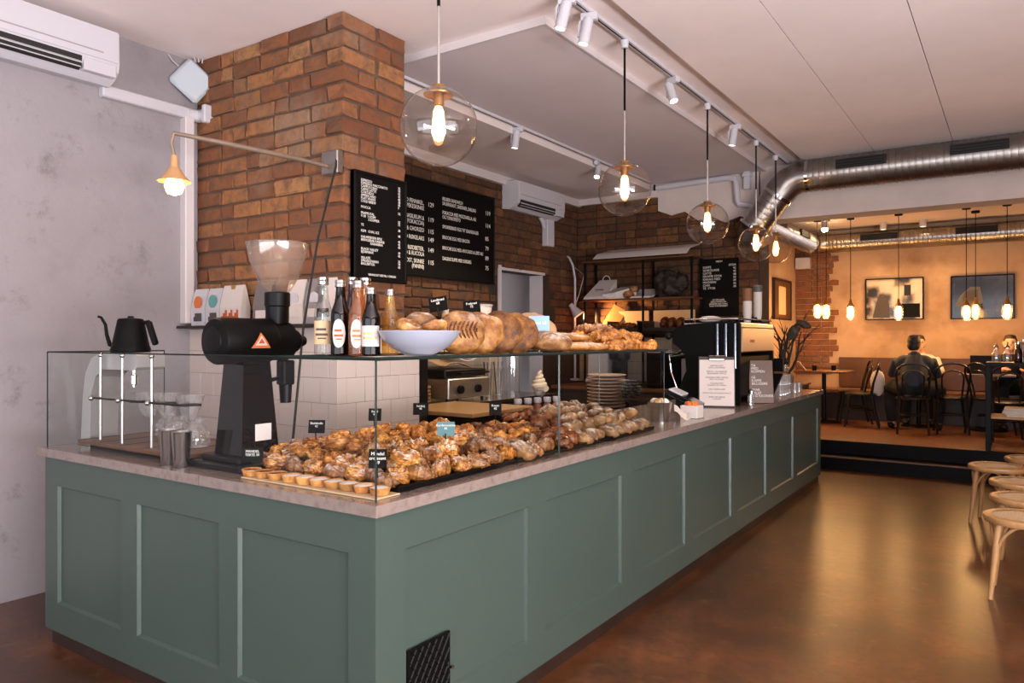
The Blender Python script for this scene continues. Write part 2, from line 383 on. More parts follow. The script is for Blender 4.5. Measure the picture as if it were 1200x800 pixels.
# doorway niche into a pale side room
struct('door_1', MB().box(-5.95, NY0-.5, 0, -5.9, NY1+.5, NZ+.2).box(-5.95, NY0-.55, 0, -4.95, NY0-.5, NZ+.2).box(-5.95, NY1+.5, 0, -4.95, NY1+.55, NZ+.2).box(-5.95, NY0-.5, NZ+.2, -4.95, NY1+.5, NZ+.25), 'white_paint')
struct('trim_1', MB().box(-4.765, NY0-.05, 0, -4.742, NY0, NZ+.05).box(-4.765, NY0, NZ, -4.742, NY1+.02, NZ+.03), 'white_paint')
MB().box(-5.9, NY0-.02, 0, -5.55, NY0+.34, 1.95).build('door_leaf', 'dark_wood', bpy.data.objects['door_1'], False)
for y_ in (NY0-.004, NY1-.008): MB().box(-4.95, y_, 0, -4.764, y_+.012, NZ).build('reveal', 'white_paint', bpy.data.objects['door_1'], False)
# ceilings
shell('ceiling', [(-4.95, -2.7, 3.43, -1.875, 9, 3.6), (-1.875, -2.7, 3.46, 3.2, 9, 3.6)], 'ceiling_paint')
cb = bpy.data.objects['ceiling']
xs = [-1.875, -1.192, -.51, .18, .87, 1.56, 2.25, 2.99]
for a, b in zip(xs, xs[1:]): MB().box(a+.003, -2.5, 3.385, b-.003, 8.5, 3.459).build('ceiling_board', 'ceiling_paint', cb, False)
MB().rbox(-3.70, 3.80, 3.386, -2.35, 8.5, 3.431, .003).build('ceiling_panel', 'panel_paint', cb, False)
MB().box(-3.70, 3.785, 3.38, -2.335, 3.80, 3.431).build('panel_trim', 'white_paint', cb, False); MB().box(-2.35, 3.80, 3.38, -2.335, 8.5, 3.431).build('panel_trim', 'white_paint', cb, False)
MB().box(-4.765, 3.61, 3.31, -3.69, 8.51, 3.429).build('ceiling_soffit', 'soffit_paint', cb, False)
struct('trim_2', MB().box(-4.76, 3.7, 3.215, -4.70, 8.5, 3.305), 'white_paint')
struct('trim_3', MB().box(-4.70, 8.45, 3.225, -3.62, 8.51, 3.305), 'white_paint')
struct('trim_4', MB().rbox(-4.755, 2.93, 1.60, -4.685, 2.998, 3.02, .006), 'white_paint')
struct('header_beam', MB().box(-2.40, 8.5, 2.83, 3.0, 8.85, 3.43), 'header_paint')
# plaster above the ragged top of the brick
mb = MB(); pts = [(-3.62, 3.31), (-3.62, 3.06), (-3.45, 2.99), (-3.28, 3.02), (-3.12, 2.90), (-2.95, 2.93), (-2.8, 2.85), (-2.62, 2.9), (-2.41, 2.83), (-2.41, 3.43), (-3.68, 3.43)]
mb.prism(pts, 8.476, 8.513); mb.build('plaster_patch', 'header_paint', wb, False)
# dining room on its platform
shell('wall_dining_left', [(-3.15, 8.9, 0, -2.96, 12.7, 3.3)], 'dining_plaster')
wd = shell('wall_dining_back', [(-3.15, 12.5, 0, 3.2, 12.7, 3.3)], 'dining_plaster')
shell('ceiling_dining', [(-3.15, 8.85, 3.2, 3.2, 12.7, 3.4)], 'ceiling_paint')
fd = shell('floor_dining', [(-3.0, 9.42, 0, 3.0, 12.5, .285)], 'dark_wood')
for i in range(18):
    y0 = 9.42 + i*.172; x = -2.96 + rnd.uniform(-1.2, 0); mb = MB()
    while x < 3:
        l = rnd.uniform(1.6, 2.4); a, b = max(-2.96, x), min(2.99, x+l)
        if b-a > .05: put('floor_plank', MB().rbox(a+.0015, y0+.0015, .284, b-.0015, min(12.5, y0+.172)-.0015, .30+rnd.uniform(0, .0012), .001).mesh('floor_plank', 'oak', False), fd)
        x += l
st = struct('trim_5', MB().box(-2.95, 9.12, 0, 3.0, 9.42, .15), 'matte_black')
MB().box(-2.95, 9.115, .138, 3.0, 9.135, .152).build('nosing', 'walnut', st, False)
struct('trim_6', MB().box(-2.95, 9.39, .15, 3.0, 9.42, .29).box(-2.95, 9.385, .285, 3.0, 9.425, .302), 'matte_black')

# ---------------------------------------------------------------- brickwork
def brick_mesh(l, h, d, name, m):
    mb = MB().rbox(0, 0, 0, l, d, h, .007); c = .007
    mb.v = [(x+rnd.uniform(-.007, .007), y+rnd.uniform(-.008, .006), z+rnd.uniform(-.0055, .0055)) for x, y, z in mb.v]
    return mb.mesh(name, m, False)
def brick_set(l, h, d, m): return [brick_mesh(l, h, d, 'brick', m) for _ in range(9)]
def lay(parent, sets, a, b, z0, rows, pitch, joint, place, skip=lambda u0, u1, z: False, first=lambda r: 0, jit=.006):
    SL, SH = sets; Ls, Lh = .28, .135
    for r in range(rows):
        u = a + first(r); z = z0 + r*pitch
        pat = r % 2
        while u < b - .03:
            big = rnd.random() < (.75 if pat == 0 else .55); l = Ls if big else Lh
            if b - u - l < .075: l = b - u
            if not skip(u, u+l, z):
                me = rnd.choice(SL if l > .18 else SH); base = Ls if l > .18 else Lh
                o = put('brick', me, parent); place(o, u, z, rnd.uniform(-jit, jit)); o.scale = (max(.2, (l-joint)/base), 1, 1)
                o.rotation_euler.y = rnd.uniform(-.006, .006)
            u += l
PIT = .1035
H_ = PIT-.014
A = brick_set(.28, H_, .12, 'brick'), brick_set(.135, H_, .12, 'brick')
col = struct('brick_column', MB().box(-4.76, 3.075, 1.57, -3.30, 3.60, 3.43), 'mortar')
CX, CY = -3.285, 3.06
rows = 18; z0 = 1.578
def pl_front(o, u, z, j): o.location = (u, CY + j, z)
def pl_right(o, u, z, j): o.location = (CX + j, u, z); o.rotation_euler.z = PI/2
for r in range(rows):                                   # corner bricks, alternating stretcher and header
    st_ = r % 2 == 0
    o = put('brick', rnd.choice(A[0] if st_ else A[1]), col); l = .28 if st_ else .135
    o.location = (CX - l + rnd.uniform(-.004, .004), CY + rnd.uniform(-.004, .002), z0 + r*PIT)
    if not st_:
        o.scale.y = .27/.12
lay(col, A, -4.75, CX-.28, z0, 1, PIT, .014, pl_front)
for r in range(1, rows):
    st_ = r % 2 == 0
    lay(col, A, -4.75 - (0 if st_ else .09)*0, CX - (.28 if st_ else .135) - .012, z0 + r*PIT, 1, PIT, .014, pl_front)
for r in range(rows):
    st_ = r % 2 == 0
    lay(col, A, CY + (.135 if st_ else .29), 3.60, z0 + r*PIT, 1, PIT, .014, pl_right)
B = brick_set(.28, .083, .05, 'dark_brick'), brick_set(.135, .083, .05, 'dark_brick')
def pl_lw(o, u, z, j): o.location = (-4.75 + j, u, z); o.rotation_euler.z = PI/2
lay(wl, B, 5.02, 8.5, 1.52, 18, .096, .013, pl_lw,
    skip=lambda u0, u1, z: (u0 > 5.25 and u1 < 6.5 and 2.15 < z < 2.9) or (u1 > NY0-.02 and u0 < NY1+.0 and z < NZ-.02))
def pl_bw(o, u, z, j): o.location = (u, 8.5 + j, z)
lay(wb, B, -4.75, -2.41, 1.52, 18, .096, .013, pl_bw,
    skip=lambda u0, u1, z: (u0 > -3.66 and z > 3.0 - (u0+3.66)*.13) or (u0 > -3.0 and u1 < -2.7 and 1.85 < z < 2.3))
# far dining-room brick: single bricks there are a few pixels, joined
mb = MB()
for r in range(22):
    z = .95 + r*.093; u = -2.955; e = -2.38 + rnd.uniform(-.1, .06)
    while u < e:
        l = rnd.choice((.13, .26)); mb.rbox(u, 12.47+rnd.uniform(-.004, .004), z, min(u+l-.012, e+.02), 12.52, z+.08, .005); u += l
o = mb.build('exposed_brick', 'brick', wd, False); o['kind'] = 'stuff'
# wainscot board behind the bench
struct('trim_7', MB().rbox(-2.3, 12.44, .76, 3.0, 12.5, 1.22, .004), 'walnut')

# ---------------------------------------------------------------- white tiles
tw = struct('wall_tiled', MB().box(-4.75, 3.008, 0, -3.283, 3.72, 1.565), 'grout')
tme = MB().rbox(0, 0, 0, .1485, .01, .1485, .002).mesh('tile', 'tile_glaze', False)
for r in range(7):
    z = 1.565 - (r+1)*.15; off = 0 if r % 2 else .075
    u = -3.272 - .15 + off*0 - (0 if r % 2 == 0 else .075)
    # front face, laid from the corner leftwards
    us = []
    x1 = -3.272
    while x1 > -4.75:
        l = .15 if (x1 < -3.28 or r % 2 == 0) else .075
        us.append((max(-4.75, x1-l), x1)); x1 -= l
    for a, b in us:
        o = put('tile', tme, tw); o.location = (a, 3.0+rnd.uniform(0, .0012), z); o.scale.x = (b-a-.003)/.1485
    y = 3.0; first = .075 if r % 2 == 0 else .15
    while y < 3.71:
        l = min(first, 3.72-y); first = .15
        o = put('tile', tme, tw); o.location = (-3.272+rnd.uniform(-.0012, 0), y, z); o.rotation_euler.z = PI/2; o.scale.x = (l-.003)/.1485; y += l
sh = MB().rbox(-4.75, 2.90, 1.566, -3.25, 3.06, 1.584, .003).rbox(-3.285, 3.06, 1.566, -3.25, 3.74, 1.584, .003)
MB().box(-3.31, 3.725, 0, -3.262, 3.79, 1.565).build('end_post', 'black_metal', tw, False)
tag(sh.build('wall_shelf', 'dark_wood', None, False), 'thin dark shelf on top of the white tiled half wall', 'shelf')
# beige kitchen tiles
kme = MB().rbox(0, 0, 0, .147, .012, .147, .002).mesh('tile', 'beige_tile', False)
for r in range(4):
    for i in range(15):
        o = put('tile', kme, wb); o.location = (-4.72+i*.15+.001, 8.498, .92+r*.15)
for r in range(4):
    for i in range(11):
        o = put('tile', kme, wl); o.location = (-4.748, 5.05+i*.15, .92+r*.15); o.rotation_euler.z = PI/2

# ---------------------------------------------------------------- counter
ct = thing('counter', 'long sage green panelled shop counter with a dark plinth, wrapping a corner', 'counter', (-1.7, 1.72, 0))
def loc(x, y, z): return (x+1.7, y-1.72, z)
def cb_(mb, x0, y0, z0, x1, y1, z1, c=.003):
    a = loc(x0, y0, z0); b = loc(x1, y1, z1); return mb.rbox(*a, *b, c)
GX, GY, GB, GT = -1.712, 1.732, .075, .92       # face planes, bottom and top of the green
cb_(MB(), -3.96, GY+.024, GB, -1.80, 2.42, GT).build('carcass', 'counter_green', ct, False)
cb_(MB(), -2.42, 1.80, GB, GX-.024, 8.28, GT).build('carcass', 'counter_green', ct, False)
fx = [(-3.843, -3.265), (-3.133, -2.549), (-2.432, -1.837)]
ly = [(1.877+.9*i, 1.877+.9*i+.757) for i in range(6)] + [(7.275, 8.16)]
PZ0, PZ1 = .215, .783
def frame(uv, u0, u1, put_box):
    mb = MB(); put_box(mb, u0, GB, u1, PZ0); put_box(mb, u0, PZ1, u1, GT)
    ed = [u0] + [x for p in uv for x in p] + [u1]
    for a, b in zip(ed[::2], ed[1::2]): put_box(mb, a, PZ0, b, PZ1)
    return mb
def fb(mb, a, z0, b, z1, d0=0, d1=.022): mb.box(*loc(a, GY+d0, z0), *loc(b, GY+d1, z1))
def lb(mb, a, z0, b, z1, d0=0, d1=.022): mb.box(*loc(GX-d1, a, z0), *loc(GX-d0, b, z1))
frame(fx, -3.965, GX, fb).build('face_frame', 'counter_green', ct, False)
frame(ly, GY+.0222, 8.28, lb).build('face_frame', 'counter_green', ct, False)
for uv, bx in ((fx, fb), (ly, lb)):
    for a, b in uv:
        mb = MB(); bx(mb, a, PZ0, b, PZ1, .016, .023); mb.build('panel', 'counter_green', ct, False)
        mb = MB()
        fr_ = bx is fb; P3 = lambda u, z, d: loc(u, GY+d, z) if fr_ else loc(GX-d, u, z); w_ = .008
        o4 = [P3(a, PZ0, .001), P3(b, PZ0, .001), P3(b, PZ1, .001), P3(a, PZ1, .001)]; i4 = [P3(a+w_, PZ0+w_, .0155), P3(b-w_, PZ0+w_, .0155), P3(b-w_, PZ1-w_, .0155), P3(a+w_, PZ1-w_, .0155)]
        mb.add(o4 + i4, [(q, (q+1) % 4, 4+(q+1) % 4, 4+q) for q in range(4)])
        mb.build('panel_moulding', 'counter_green', ct, False)
MB().box(*loc(-3.935, GY+.02, 0), *loc(-1.79, 2.40, GB)).box(*loc(-2.40, 1.80, 0), *loc(GX-.02, 8.26, GB)).box(*loc(-2.40, GY+.02, 0), *loc(GX-.02, 1.80, GB)).build('plinth', 'plinth_wood', ct, False)
# perforated vent low on the first long panel
vg = MB(); lb(vg, 1.880, .12, 2.108, .432, -.004, .004); 
vo = vg.build('vent_grille', 'matte_black', ct, False)
vm = MB()
for i in range(-9, 10):
    for sgn in (1, -1):
        p = []
        for t in (0, 1):
            p.append((i*.026 + (sgn*.30*t)))
        # diagonal strip clipped to the grille
        a0, a1 = 1.886, 2.102
        pts = []
        n = 40
        for q in range(n+1):
            z = .126 + .30*q/n; y = 1.886 + i*.036 + sgn*(.30*q/n)*.72 + (0 if sgn > 0 else .013)
            if a0 <= y <= a1: pts.append((y, z))
        if len(pts) > 1:
            (y0, z0_), (y1, z1_) = pts[0], pts[-1]
            vm.tube([loc(GX+.006, y0, z0_), loc(GX+.006, y1, z1_)], .0036, 4)
o = vm.build('lattice', 'black_metal', vo, False); o['kind'] = 'stuff'
MB().lathe([(.0, .012), (.007, .010), (.008, 0)], 10, loc(GX+.004, 2.112, .30), 'x').build('catch_knob', 'chrome', vo)
# stone worktop in slabs
wt = thing('worktop', 'pale speckled stone worktop running along the green counter', 'worktop', (-1.7, 1.72, .92))
def sl(poly):
    mb = MB(); mb.prism([(x+1.7, y-1.72) for x, y in poly], 0, .04, 'z'); return mb
sl([(-4.0, 1.712), (-2.652, 1.712), (-2.652, 2.5), (-4.0, 2.5)]).build('slab', 'stone', wt, False)
sl([(-2.648, 1.712), (-1.69, 1.712), (-1.69, 4.998), (-2.52, 4.998), (-2.52, 2.5), (-2.648, 2.5)]).build('slab', 'stone', wt, False)
sl([(-2.52, 5.002), (-1.69, 5.002), (-1.69, 8.31), (-2.52, 8.31)]).build('slab', 'stone', wt, False)

# ---------------------------------------------------------------- glass display case
dc = thing('display_case', 'clear glass counter display case with a long glass top shelf full of bread', 'display case', (-1.7, 1.72, .96))
def pane(x0, y0, z0, x1, y1, z1, thin, name='glass_pane'):
    a, b = loc(x0, y0, z0-.96), loc(x1, y1, z1-.96)
    mb = MB(); e = MB()
    if thin == 'y': mb.quad(a, (b[0], a[1], a[2]), (b[0], a[1], b[2]), (a[0], a[1], b[2]))
    elif thin == 'x': mb.quad(a, (a[0], b[1], a[2]), (a[0], b[1], b[2]), (a[0], a[1], b[2]))
    else: mb.quad(a, (b[0], a[1], a[2]), (b[0], b[1], a[2]), (a[0], b[1], a[2]))
    o = mb.build(name, 'pane_glass', dc, False)
    t = .003
    if thin == 'y': rails = [((a[0], a[1], b[2]), (b[0], a[1], b[2])), (a, (a[0], a[1], b[2])), ((b[0], a[1], a[2]), b)]
    elif thin == 'x': rails = [((a[0], a[1], b[2]), (a[0], b[1], b[2])), (a, (a[0], a[1], b[2])), ((a[0], b[1], a[2]), b)]
    else: rails = [(a, (b[0], a[1], a[2])), ((b[0], a[1], a[2]), (b[0], b[1], a[2])), ((b[0], b[1], a[2]), (a[0], b[1], a[2])), ((a[0], b[1], a[2]), a)]
    for p, q in rails: e.tube([p, q], t if thin != 'z' else .006, 4)
    e.build('glass_edge', 'edge_glass', o, False); return o
PX, PY, GTOP = -1.722, 1.742, 1.424
pane(-3.965, PY, .961, PX, PY, 1.43, 'y')
pane(-3.965, PY, .961, -3.965, 2.35, 1.43, 'x')
pane(PX, PY+.004, .961, PX, 2.905, GTOP, 'x')
pane(PX, 2.912, .961, PX, 4.12, GTOP, 'x')
pane(-2.15, 4.12, .961, PX, 4.12, GTOP, 'y')
pane(-2.20, 1.735, 1.428, -1.71, 4.14, 1.428, 'z', 'glass_shelf')
# ---------------------------------------------------------------- ceiling fittings
def point(parent, loc, power, color, r=.03):
    l = bpy.data.lights.new('lamp_light', 'POINT'); l.energy = power; l.color = color; l.shadow_soft_size = r
    o = bpy.data.objects.new('lamp_light', l); COL.objects.link(o); o.parent = parent; o.location = loc; return o
def spot(parent, loc, target, power, color, deg=60, r=.03, blend=.6):
    l = bpy.data.lights.new('lamp_light', 'SPOT'); l.energy = power; l.color = color; l.spot_size = math.radians(deg); l.spot_blend = blend; l.shadow_soft_size = r
    o = bpy.data.objects.new('lamp_light', l); COL.objects.link(o); o.parent = parent; o.location = loc
    o.rotation_euler = (Vector(target)-Vector(loc)).to_track_quat('-Z', 'Y').to_euler(); return o
WARM = (1.0, .66, .36); WARMW = (1.0, .80, .58)
def track(name, x, y0, y1, z, label):
    t = thing(name, label, 'light track', (x, y0, z))
    MB().box(-.018, 0, -.022, .018, y1-y0, 0).build('rail', 'white_plastic', t, False)
    MB().box(-.004, .02, -.0235, .004, y1-y0-.02, -.0215).build('slot', 'matte_black', t, False); return t
track('ceiling_track', -2.08, 1.0, 8.42, 3.43, 'white ceiling light track running above the counter with four glass globe pendants')
track('ceiling_track', -3.65, 3.9, 8.3, 3.388, 'white ceiling light track along the lower soffit edge over the kitchen side')
def spotlight(x, y, z, label, tilt, az, glow=True, target=None, power=0, sc=1.0):
    t = thing('track_spotlight', label, 'spotlight', (x, y, z), az, 'white track spotlights')
    MB().rbox(-.02, -.05, -.045, .02, .05, 0, .004).build('adapter', 'white_plastic', t, False)
    MB().tube([(0, .045, -.03), (.0, .06, -.06), (0, .062, -.135)], .008, 8).build('bracket', 'white_plastic', t)
    b = MB(); b.X = Matrix.Translation((0, .02, -.105)) @ Matrix.Rotation(tilt, 4, 'X')
    b.lathe([(0, .075), (.028, .075), (.032, .07), (.033, -.068), (.035, -.072), (.033, -.076), (.029, -.076), (.027, -.06)], 24)
    bo = b.build('lamp_body', 'white_plastic', t)
    g = MB(); g.X = b.X; g.lathe([(0, -.061), (.028, -.063)], 24); g.build('lens', 'spot_glow' if glow else 'spot_off', bo)
    if power: spot(t, tuple(b.X @ Vector((0, 0, -.085))), tuple(b.X @ Vector((0, 0, -1))), power, WARMW, 75 if power < 80 else 105, .03)
    return t
spotlight(-2.08, 3.60, 3.408, 'white track spotlight nearest the ceiling panel corner, first of the lit pair', .25, 1.9, power=30)
spotlight(-2.08, 3.86, 3.408, 'white track spotlight just behind the first, second of the lit pair', .2, 1.9, power=30)
spotlight(-2.08, 5.15, 3.408, 'white track spotlight glowing between the second and third globe pendants', -.35, 1.2, power=30)
spotlight(-2.08, 6.6, 3.408, 'white track spotlight between the third and fourth globe pendants', .15, 1.6, power=20)
spotlight(-3.65, 5.45, 3.366, 'white soffit spotlight hanging right of the large near globe pendant', .15, 1.7, power=95)
spotlight(-3.65, 6.95, 3.366, 'white soffit spotlight tilted towards the kitchen, beside the second globe pendant', -.5, .2, power=95)
def globe(x, y, zc, r, label, power, ztop=3.405):
    t = thing('globe_pendant', label, 'pendant lamp', (x, y, zc), 0, 'clear glass globe pendants')
    MB().cyl((0, 0, ztop-zc-.05), (0, 0, ztop-zc), .022, .028, 16).build('ceiling_cup', 'white_plastic', t)
    mid = (ztop-zc)*.55
    MB().tube([(0, 0, r+.0), (0, 0, mid)], .006, 8).build('stem', 'brushed', t)
    MB().tube([(0, 0, mid-.02), (0, 0, ztop-zc-.04)], .0075, 8).build('cord', 'matte_black', t)
    prof = [(.028, math.sqrt(r*r-.028**2))] + [(r*math.sin(a), r*math.cos(a)) for a in [math.asin(.028/r)+(PI-math.asin(.028/r)-.001)*i/28 for i in range(1, 29)]]
    MB().lathe(prof, 48).build('glass_globe', 'globe_glass', t, True, 80)
    MB().lathe([(0, r+.012), (.03, r+.01), (.034, r-.004), (.024, r-.012), (.024, r-.075), (.018, r-.082), (0, r-.082)], 24).build('socket', 'brass', t)
    b = MB().lathe([(.013, r-.08), (.022, r-.10), (.026, r-.14), (.026, r-.20), (.02, r-.225), (.0, r-.235)], 20).build('bulb', 'tube_glow', t)
    MB().lathe([(.020, r-.006), (.05, r-.016), (.066, r-.028), (.064, r-.034), (.046, r-.026), (.02, r-.018)], 28).build('inner_cap', 'brass', t)
    f = MB()
    for i in range(5):
        a = 2*PI*i/5; f.tube([(.012*math.cos(a), .012*math.sin(a), r-.095), (.016*math.cos(a+.5), .016*math.sin(a+.5), r-.15), (.012*math.cos(a+1), .012*math.sin(a+1), r-.21)], .0035, 6)
    f.build('filament', 'filament', b)
    point(t, (0, 0, r-.15), power, WARM, .03); return t
for y, n, z in ((2.488, 'largest and nearest clear glass globe pendant, in front of the brick column', 2.414), (4.337, 'second clear glass globe pendant, hanging before the dark brick wall', 2.452),
             (5.873, 'third clear glass globe pendant, above the bread rack end of the counter', 2.432), (7.229, 'fourth clear glass globe pendant, in front of the silver air duct', 2.41),
             (7.93, 'farthest clear glass globe pendant, half hidden behind the fourth', 2.44)):
    globe(-2.08, y, z, .17 if y < 7.9 else .155, n, 14)

for y, n in ((3.6, 'unseen globe pendant added over the stools for warm fill, nearer the entrance'), (7.0, 'unseen globe pendant added over the stools for warm fill, nearer the steps')): globe(1.6, y, 2.42, .17, n, 50 if y < 5 else 150, 3.38)  # out-of-view pendants added as warm fill for the floor and counter side
# ---------------------------------------------------------------- left wall: air conditioners, conduit, access point
def aircon(x, y0, y1, z0, label):
    Lh = y1-y0; h = .30; t = thing('air_conditioner', label, 'air conditioner', (x, y0, z0))
    prof = [(0, .0), (.10, -.012), (.165, .018), (.205, .055), (.215, .10), (.21, .29), (.195, h), (0, h)]
    mb = MB(); mb.prism([(u, w) for u, w in prof], 0, Lh, 'y'); mb.build('housing', 'white_plastic', t, True, 30)
    MB().box(.2115, .03, .105, .222, Lh-.012, .292).build('front_panel', 'white_plastic', t, False)
    MB().box(.2215, .05, .142, .2235, Lh-.10, .150).build('groove', 'grey_plastic', t, False)
    o = MB().prism([(.216, .092), (.212, .03), (.176, .014), (.168, .03)], .05, Lh-.22, 'y').build('outlet', 'rubber', t, False)
    for k_ in (0, 1):
        mb = MB(); mb.X = Matrix.Translation((.213-.014*k_, 0, .058-.022*k_)) @ Matrix.Rotation(.7, 4, 'Y'); mb.box(-.013, .055, -.003, .016, Lh-.225, .003); mb.build('louvre', 'white_plastic', o, False)
    MB().rbox(.168, Lh-.21, .016, .219, Lh-.02, .09, .004).build('end_cover', 'white_plastic', t, False); return t
aircon(-4.75, 1.10, 2.40, 3.065, 'large white wall air conditioner high on the pale plaster wall')
aircon(-4.75, 6.78, 7.80, 2.95, 'smaller white air conditioner on the dark brick wall beside the long menu board')
dr = thing('conduit', 'white boxed conduit running from the big air conditioner to the brick column', 'conduit', (-4.75, 2.42, 3.06))
MB().rbox(0, -.04, -.055, .06, .56, .02, .008).build('trunking', 'white_plastic', dr, False)
MB().tube([(.03, .54, -.02), (.05, .62, -.02), (.13, .64, -.02)], .045, 12).build('elbow', 'white_plastic', dr)
MB().rbox(.12, .59, -.08, .16, .69, .045, .008).build('flange', 'white_plastic', dr, False)
d2 = thing('conduit', 'white boxed conduit dropping below the smaller air conditioner', 'conduit', (-4.75, 7.62, 2.62))
MB().rbox(.0, 0, 0, .08, .16, .36, .006).build('trunking', 'white_plastic', d2, False)
MB().tube([(.04, -.10, .33), (.06, -.08, .28), (.05, -.03, .22)], .025, 8).build('hose', 'white_plastic', d2)
d3 = thing('conduit', 'white pipe stepping down the plaster above the right-hand menu board', 'conduit', (-3.62, 8.43, 3.30))
pp = [(0, 0, .03), (.86, 0, .045), (.95, 0, .03), (.97, 0, -.02), (.985, 0, -.23), (1.0, 0, -.27), (1.10, 0, -.29), (1.15, 0, -.31), (1.165, 0, -.36), (1.165, 0, -.50)]
MB().tube(pp, .034, 12).build('pipe', 'white_plastic', d3)
tag(MB().rbox(-2.56, 8.40, 3.19, -2.49, 8.475, 3.40, .006).rbox(-2.57, 8.39, 3.33, -2.48, 8.475, 3.37, .004).build('alarm_box', 'white_plastic', None, False), 'small white box fixed to the plaster beside the stepped pipe', 'box')
ap = thing('wireless_access_point', 'white square access point hung on its corner beside the brick column', 'access point', (-4.74, 2.985, 3.265))
mb = MB(); mb.X = Matrix.Rotation(PI/4+.12, 4, 'X'); mb.rbox(0, -.105, -.105, .04, .105, .105, .018); mb.build('casing', 'sky_print', ap)
mb = MB(); mb.X = Matrix.Rotation(PI/4+.12, 4, 'X'); mb.lathe([(0, .043), (.012, .041)], 12, (0, -.07, -.07), 'x'); mb.build('status_light', 'white_plastic', ap)
ap.rotation_euler.z = -.35; ap.location.x = -4.70; ap.scale = (1.08, 1.08, 1.08)
for i in range(3): MB().tube([(.01, .02+.02*i, .13), (.03, .0+.03*i, .165), (.01, -.02+.04*i, .155)], .004, 6).build('cable', 'white_plastic', ap)
MB().tube([(.01, -.08, .08), (.03, -.12, .10), (.01, -.14, .14)], .004, 6).build('cable', 'white_plastic', ap)

# ---------------------------------------------------------------- swing-arm wall lamp
AX, AY, AZ = -3.36, 3.04, 2.535
ex, ey, ez = -3.46, 2.10, 2.515
wl_ = thing('wall_lamp', 'old enamel wall lamp on a long pipe arm fixed to the brick column', 'wall lamp', (AX, AY, AZ))
MB().rbox(-.065, -.03, -.07, .075, .02, .07, .006).build('junction_box', 'galvanised', wl_, False)
e = (ex-AX, ey-AY, ez-AZ)
MB().tube([(-.01, -.03, -.02), (e[0]*.25, e[1]*.25, e[2]*.3-.01), (e[0]*.7, e[1]*.7, e[2]*.8), e], [.011, .014, .013, .010], 10).build('arm', 'pipe_aged', wl_)
MB().tube([e, (e[0]-.005, e[1]-.01, e[2]-.05), (e[0]+.005, e[1], e[2]-.12)], .009, 8).build('drop_tube', 'pipe_aged', wl_)
q = (e[0]+.005, e[1], e[2]-.12)
sh_ = MB().lathe([(.0, .01), (.016, .008), (.020, -.05), (.03, -.06), (.045, -.085), (.075, -.118), (.078, -.122), (.072, -.118), (.04, -.085)], 28, q).build('shade', 'shade_enamel', wl_)
MB().lathe([(.014, -.06), (.022, -.085), (.040, -.12), (.046, -.145), (.034, -.178), (0, -.192)], 20, q).build('bulb', 'lamp_glow', wl_)
point(wl_, (q[0], q[1], q[2]-.19), 7, (1, .68, .38), .04)
tag(MB().tube([(-3.30, 3.02, 2.56), (-3.285, 3.0, 2.50), (-3.15, 2.75, 2.05), (-2.95, 2.48, 1.55), (-2.75, 2.25, 1.02), (-2.74, 2.24, .985)], .006, 8).build('power_cord', 'rubber'), 'black power cord hanging from the lamp junction box down behind the grinder', 'cord')

# ---------------------------------------------------------------- brewing corner
bt = thing('brewer_tower', 'brushed aluminium J-shaped brewer tower carrying the black kettle', 'brewer', (-3.70, 1.96, .96))
out = [(-.245, 0), (-.225, .24), (-.20, .36), (-.14, .435), (-.05, .468), (.26, .468), (.28, .455), (.28, .40)]
inn = [(.26, .385), (-.03, .385), (-.10, .345), (-.14, .26), (-.155, .0)]
MB().prism(out + inn, -.07, .07, 'y').build('body', 'aluminium', bt, True, 30)
MB().lathe([(.010, .385), (.010, .36), (.017, .355), (.017, .315), (.008, .31), (.008, .30)], 16, (.13, 0, 0)).build('nozzle', 'chrome', bt)
MB().rbox(-.25, -.085, 0, -.13, .085, .012, .003).build('foot_plate', 'brushed', bt, False)
kt = thing('gooseneck_kettle', 'matte black gooseneck kettle standing on the brewer tower', 'kettle', (-3.60, 1.96, 1.429), 0)
MB().lathe([(0, 0), (.082, 0), (.085, .012), (.078, .03), (.066, .09), (.055, .145), (.052, .15), (0, .152)], 32).build('body', 'matte_black', kt)
MB().lathe([(0, .165), (.012, .164), (.013, .156), (.05, .152), (.051, .148)], 24).build('lid', 'black_metal', kt)
MB().tube([(-.06, 0, .022), (-.098, 0, .035), (-.112, 0, .08), (-.118, 0, .125), (-.138, 0, .158), (-.152, 0, .162)], [.012, .010, .008, .007, .006, .006], 10).build('spout', 'matte_black', kt)
MB().tube([(.05, 0, .13), (.085, 0, .138), (.095, 0, .13)], .009, 8).build('handle_bracket', 'matte_black', kt)
mb = MB(); mb.X = Matrix.Translation((.10, 0, .085)) @ Matrix.Rotation(-.32, 4, 'Y'); mb.rbox(-.013, -.012, -.055, .013, .012, .055, .006); mb.build('handle', 'matte_black', kt)
kt.scale = (1.08, 1.08, 1.08); kt.rotation_euler.z = .55
ps = thing('pour_over_stand', 'wooden pour-over stand with steel posts and a holder rail', 'brew stand', (-3.35, 1.98, .96))
MB().rbox(-.46, -.17, .022, .44, .24, .042, .004).build('board', 'walnut', ps, False)
MB().rbox(-.42, -.13, 0, .40, .20, .022, .002).build('base', 'matte_black', ps, False)
for i in range(5): MB().box(-.44+.18*i, -.168, .0422, -.436+.18*i, .238, .0432).build('groove', 'matte_black', ps, False)
for x, y in ((-.36, -.11), (-.14, -.12), (.11, -.12)):
    p = MB().cyl((x, y, .042), (x, y, .45), .007, n=10).build('post', 'brushed', ps)
    MB().ball((x, y, .455), .012, 12, 8).build('post_cap', 'steel', p)
MB().tube([(-.40, -.125, .245), (.36, -.125, .245), (.40, -.06, .245)], .005, 8).build('rail', 'black_metal', ps)
for x in (-.39, -.14, .11): MB().ball((x, -.14, .245), .013, 10, 8).build('clamp_knob', 'steel', ps)
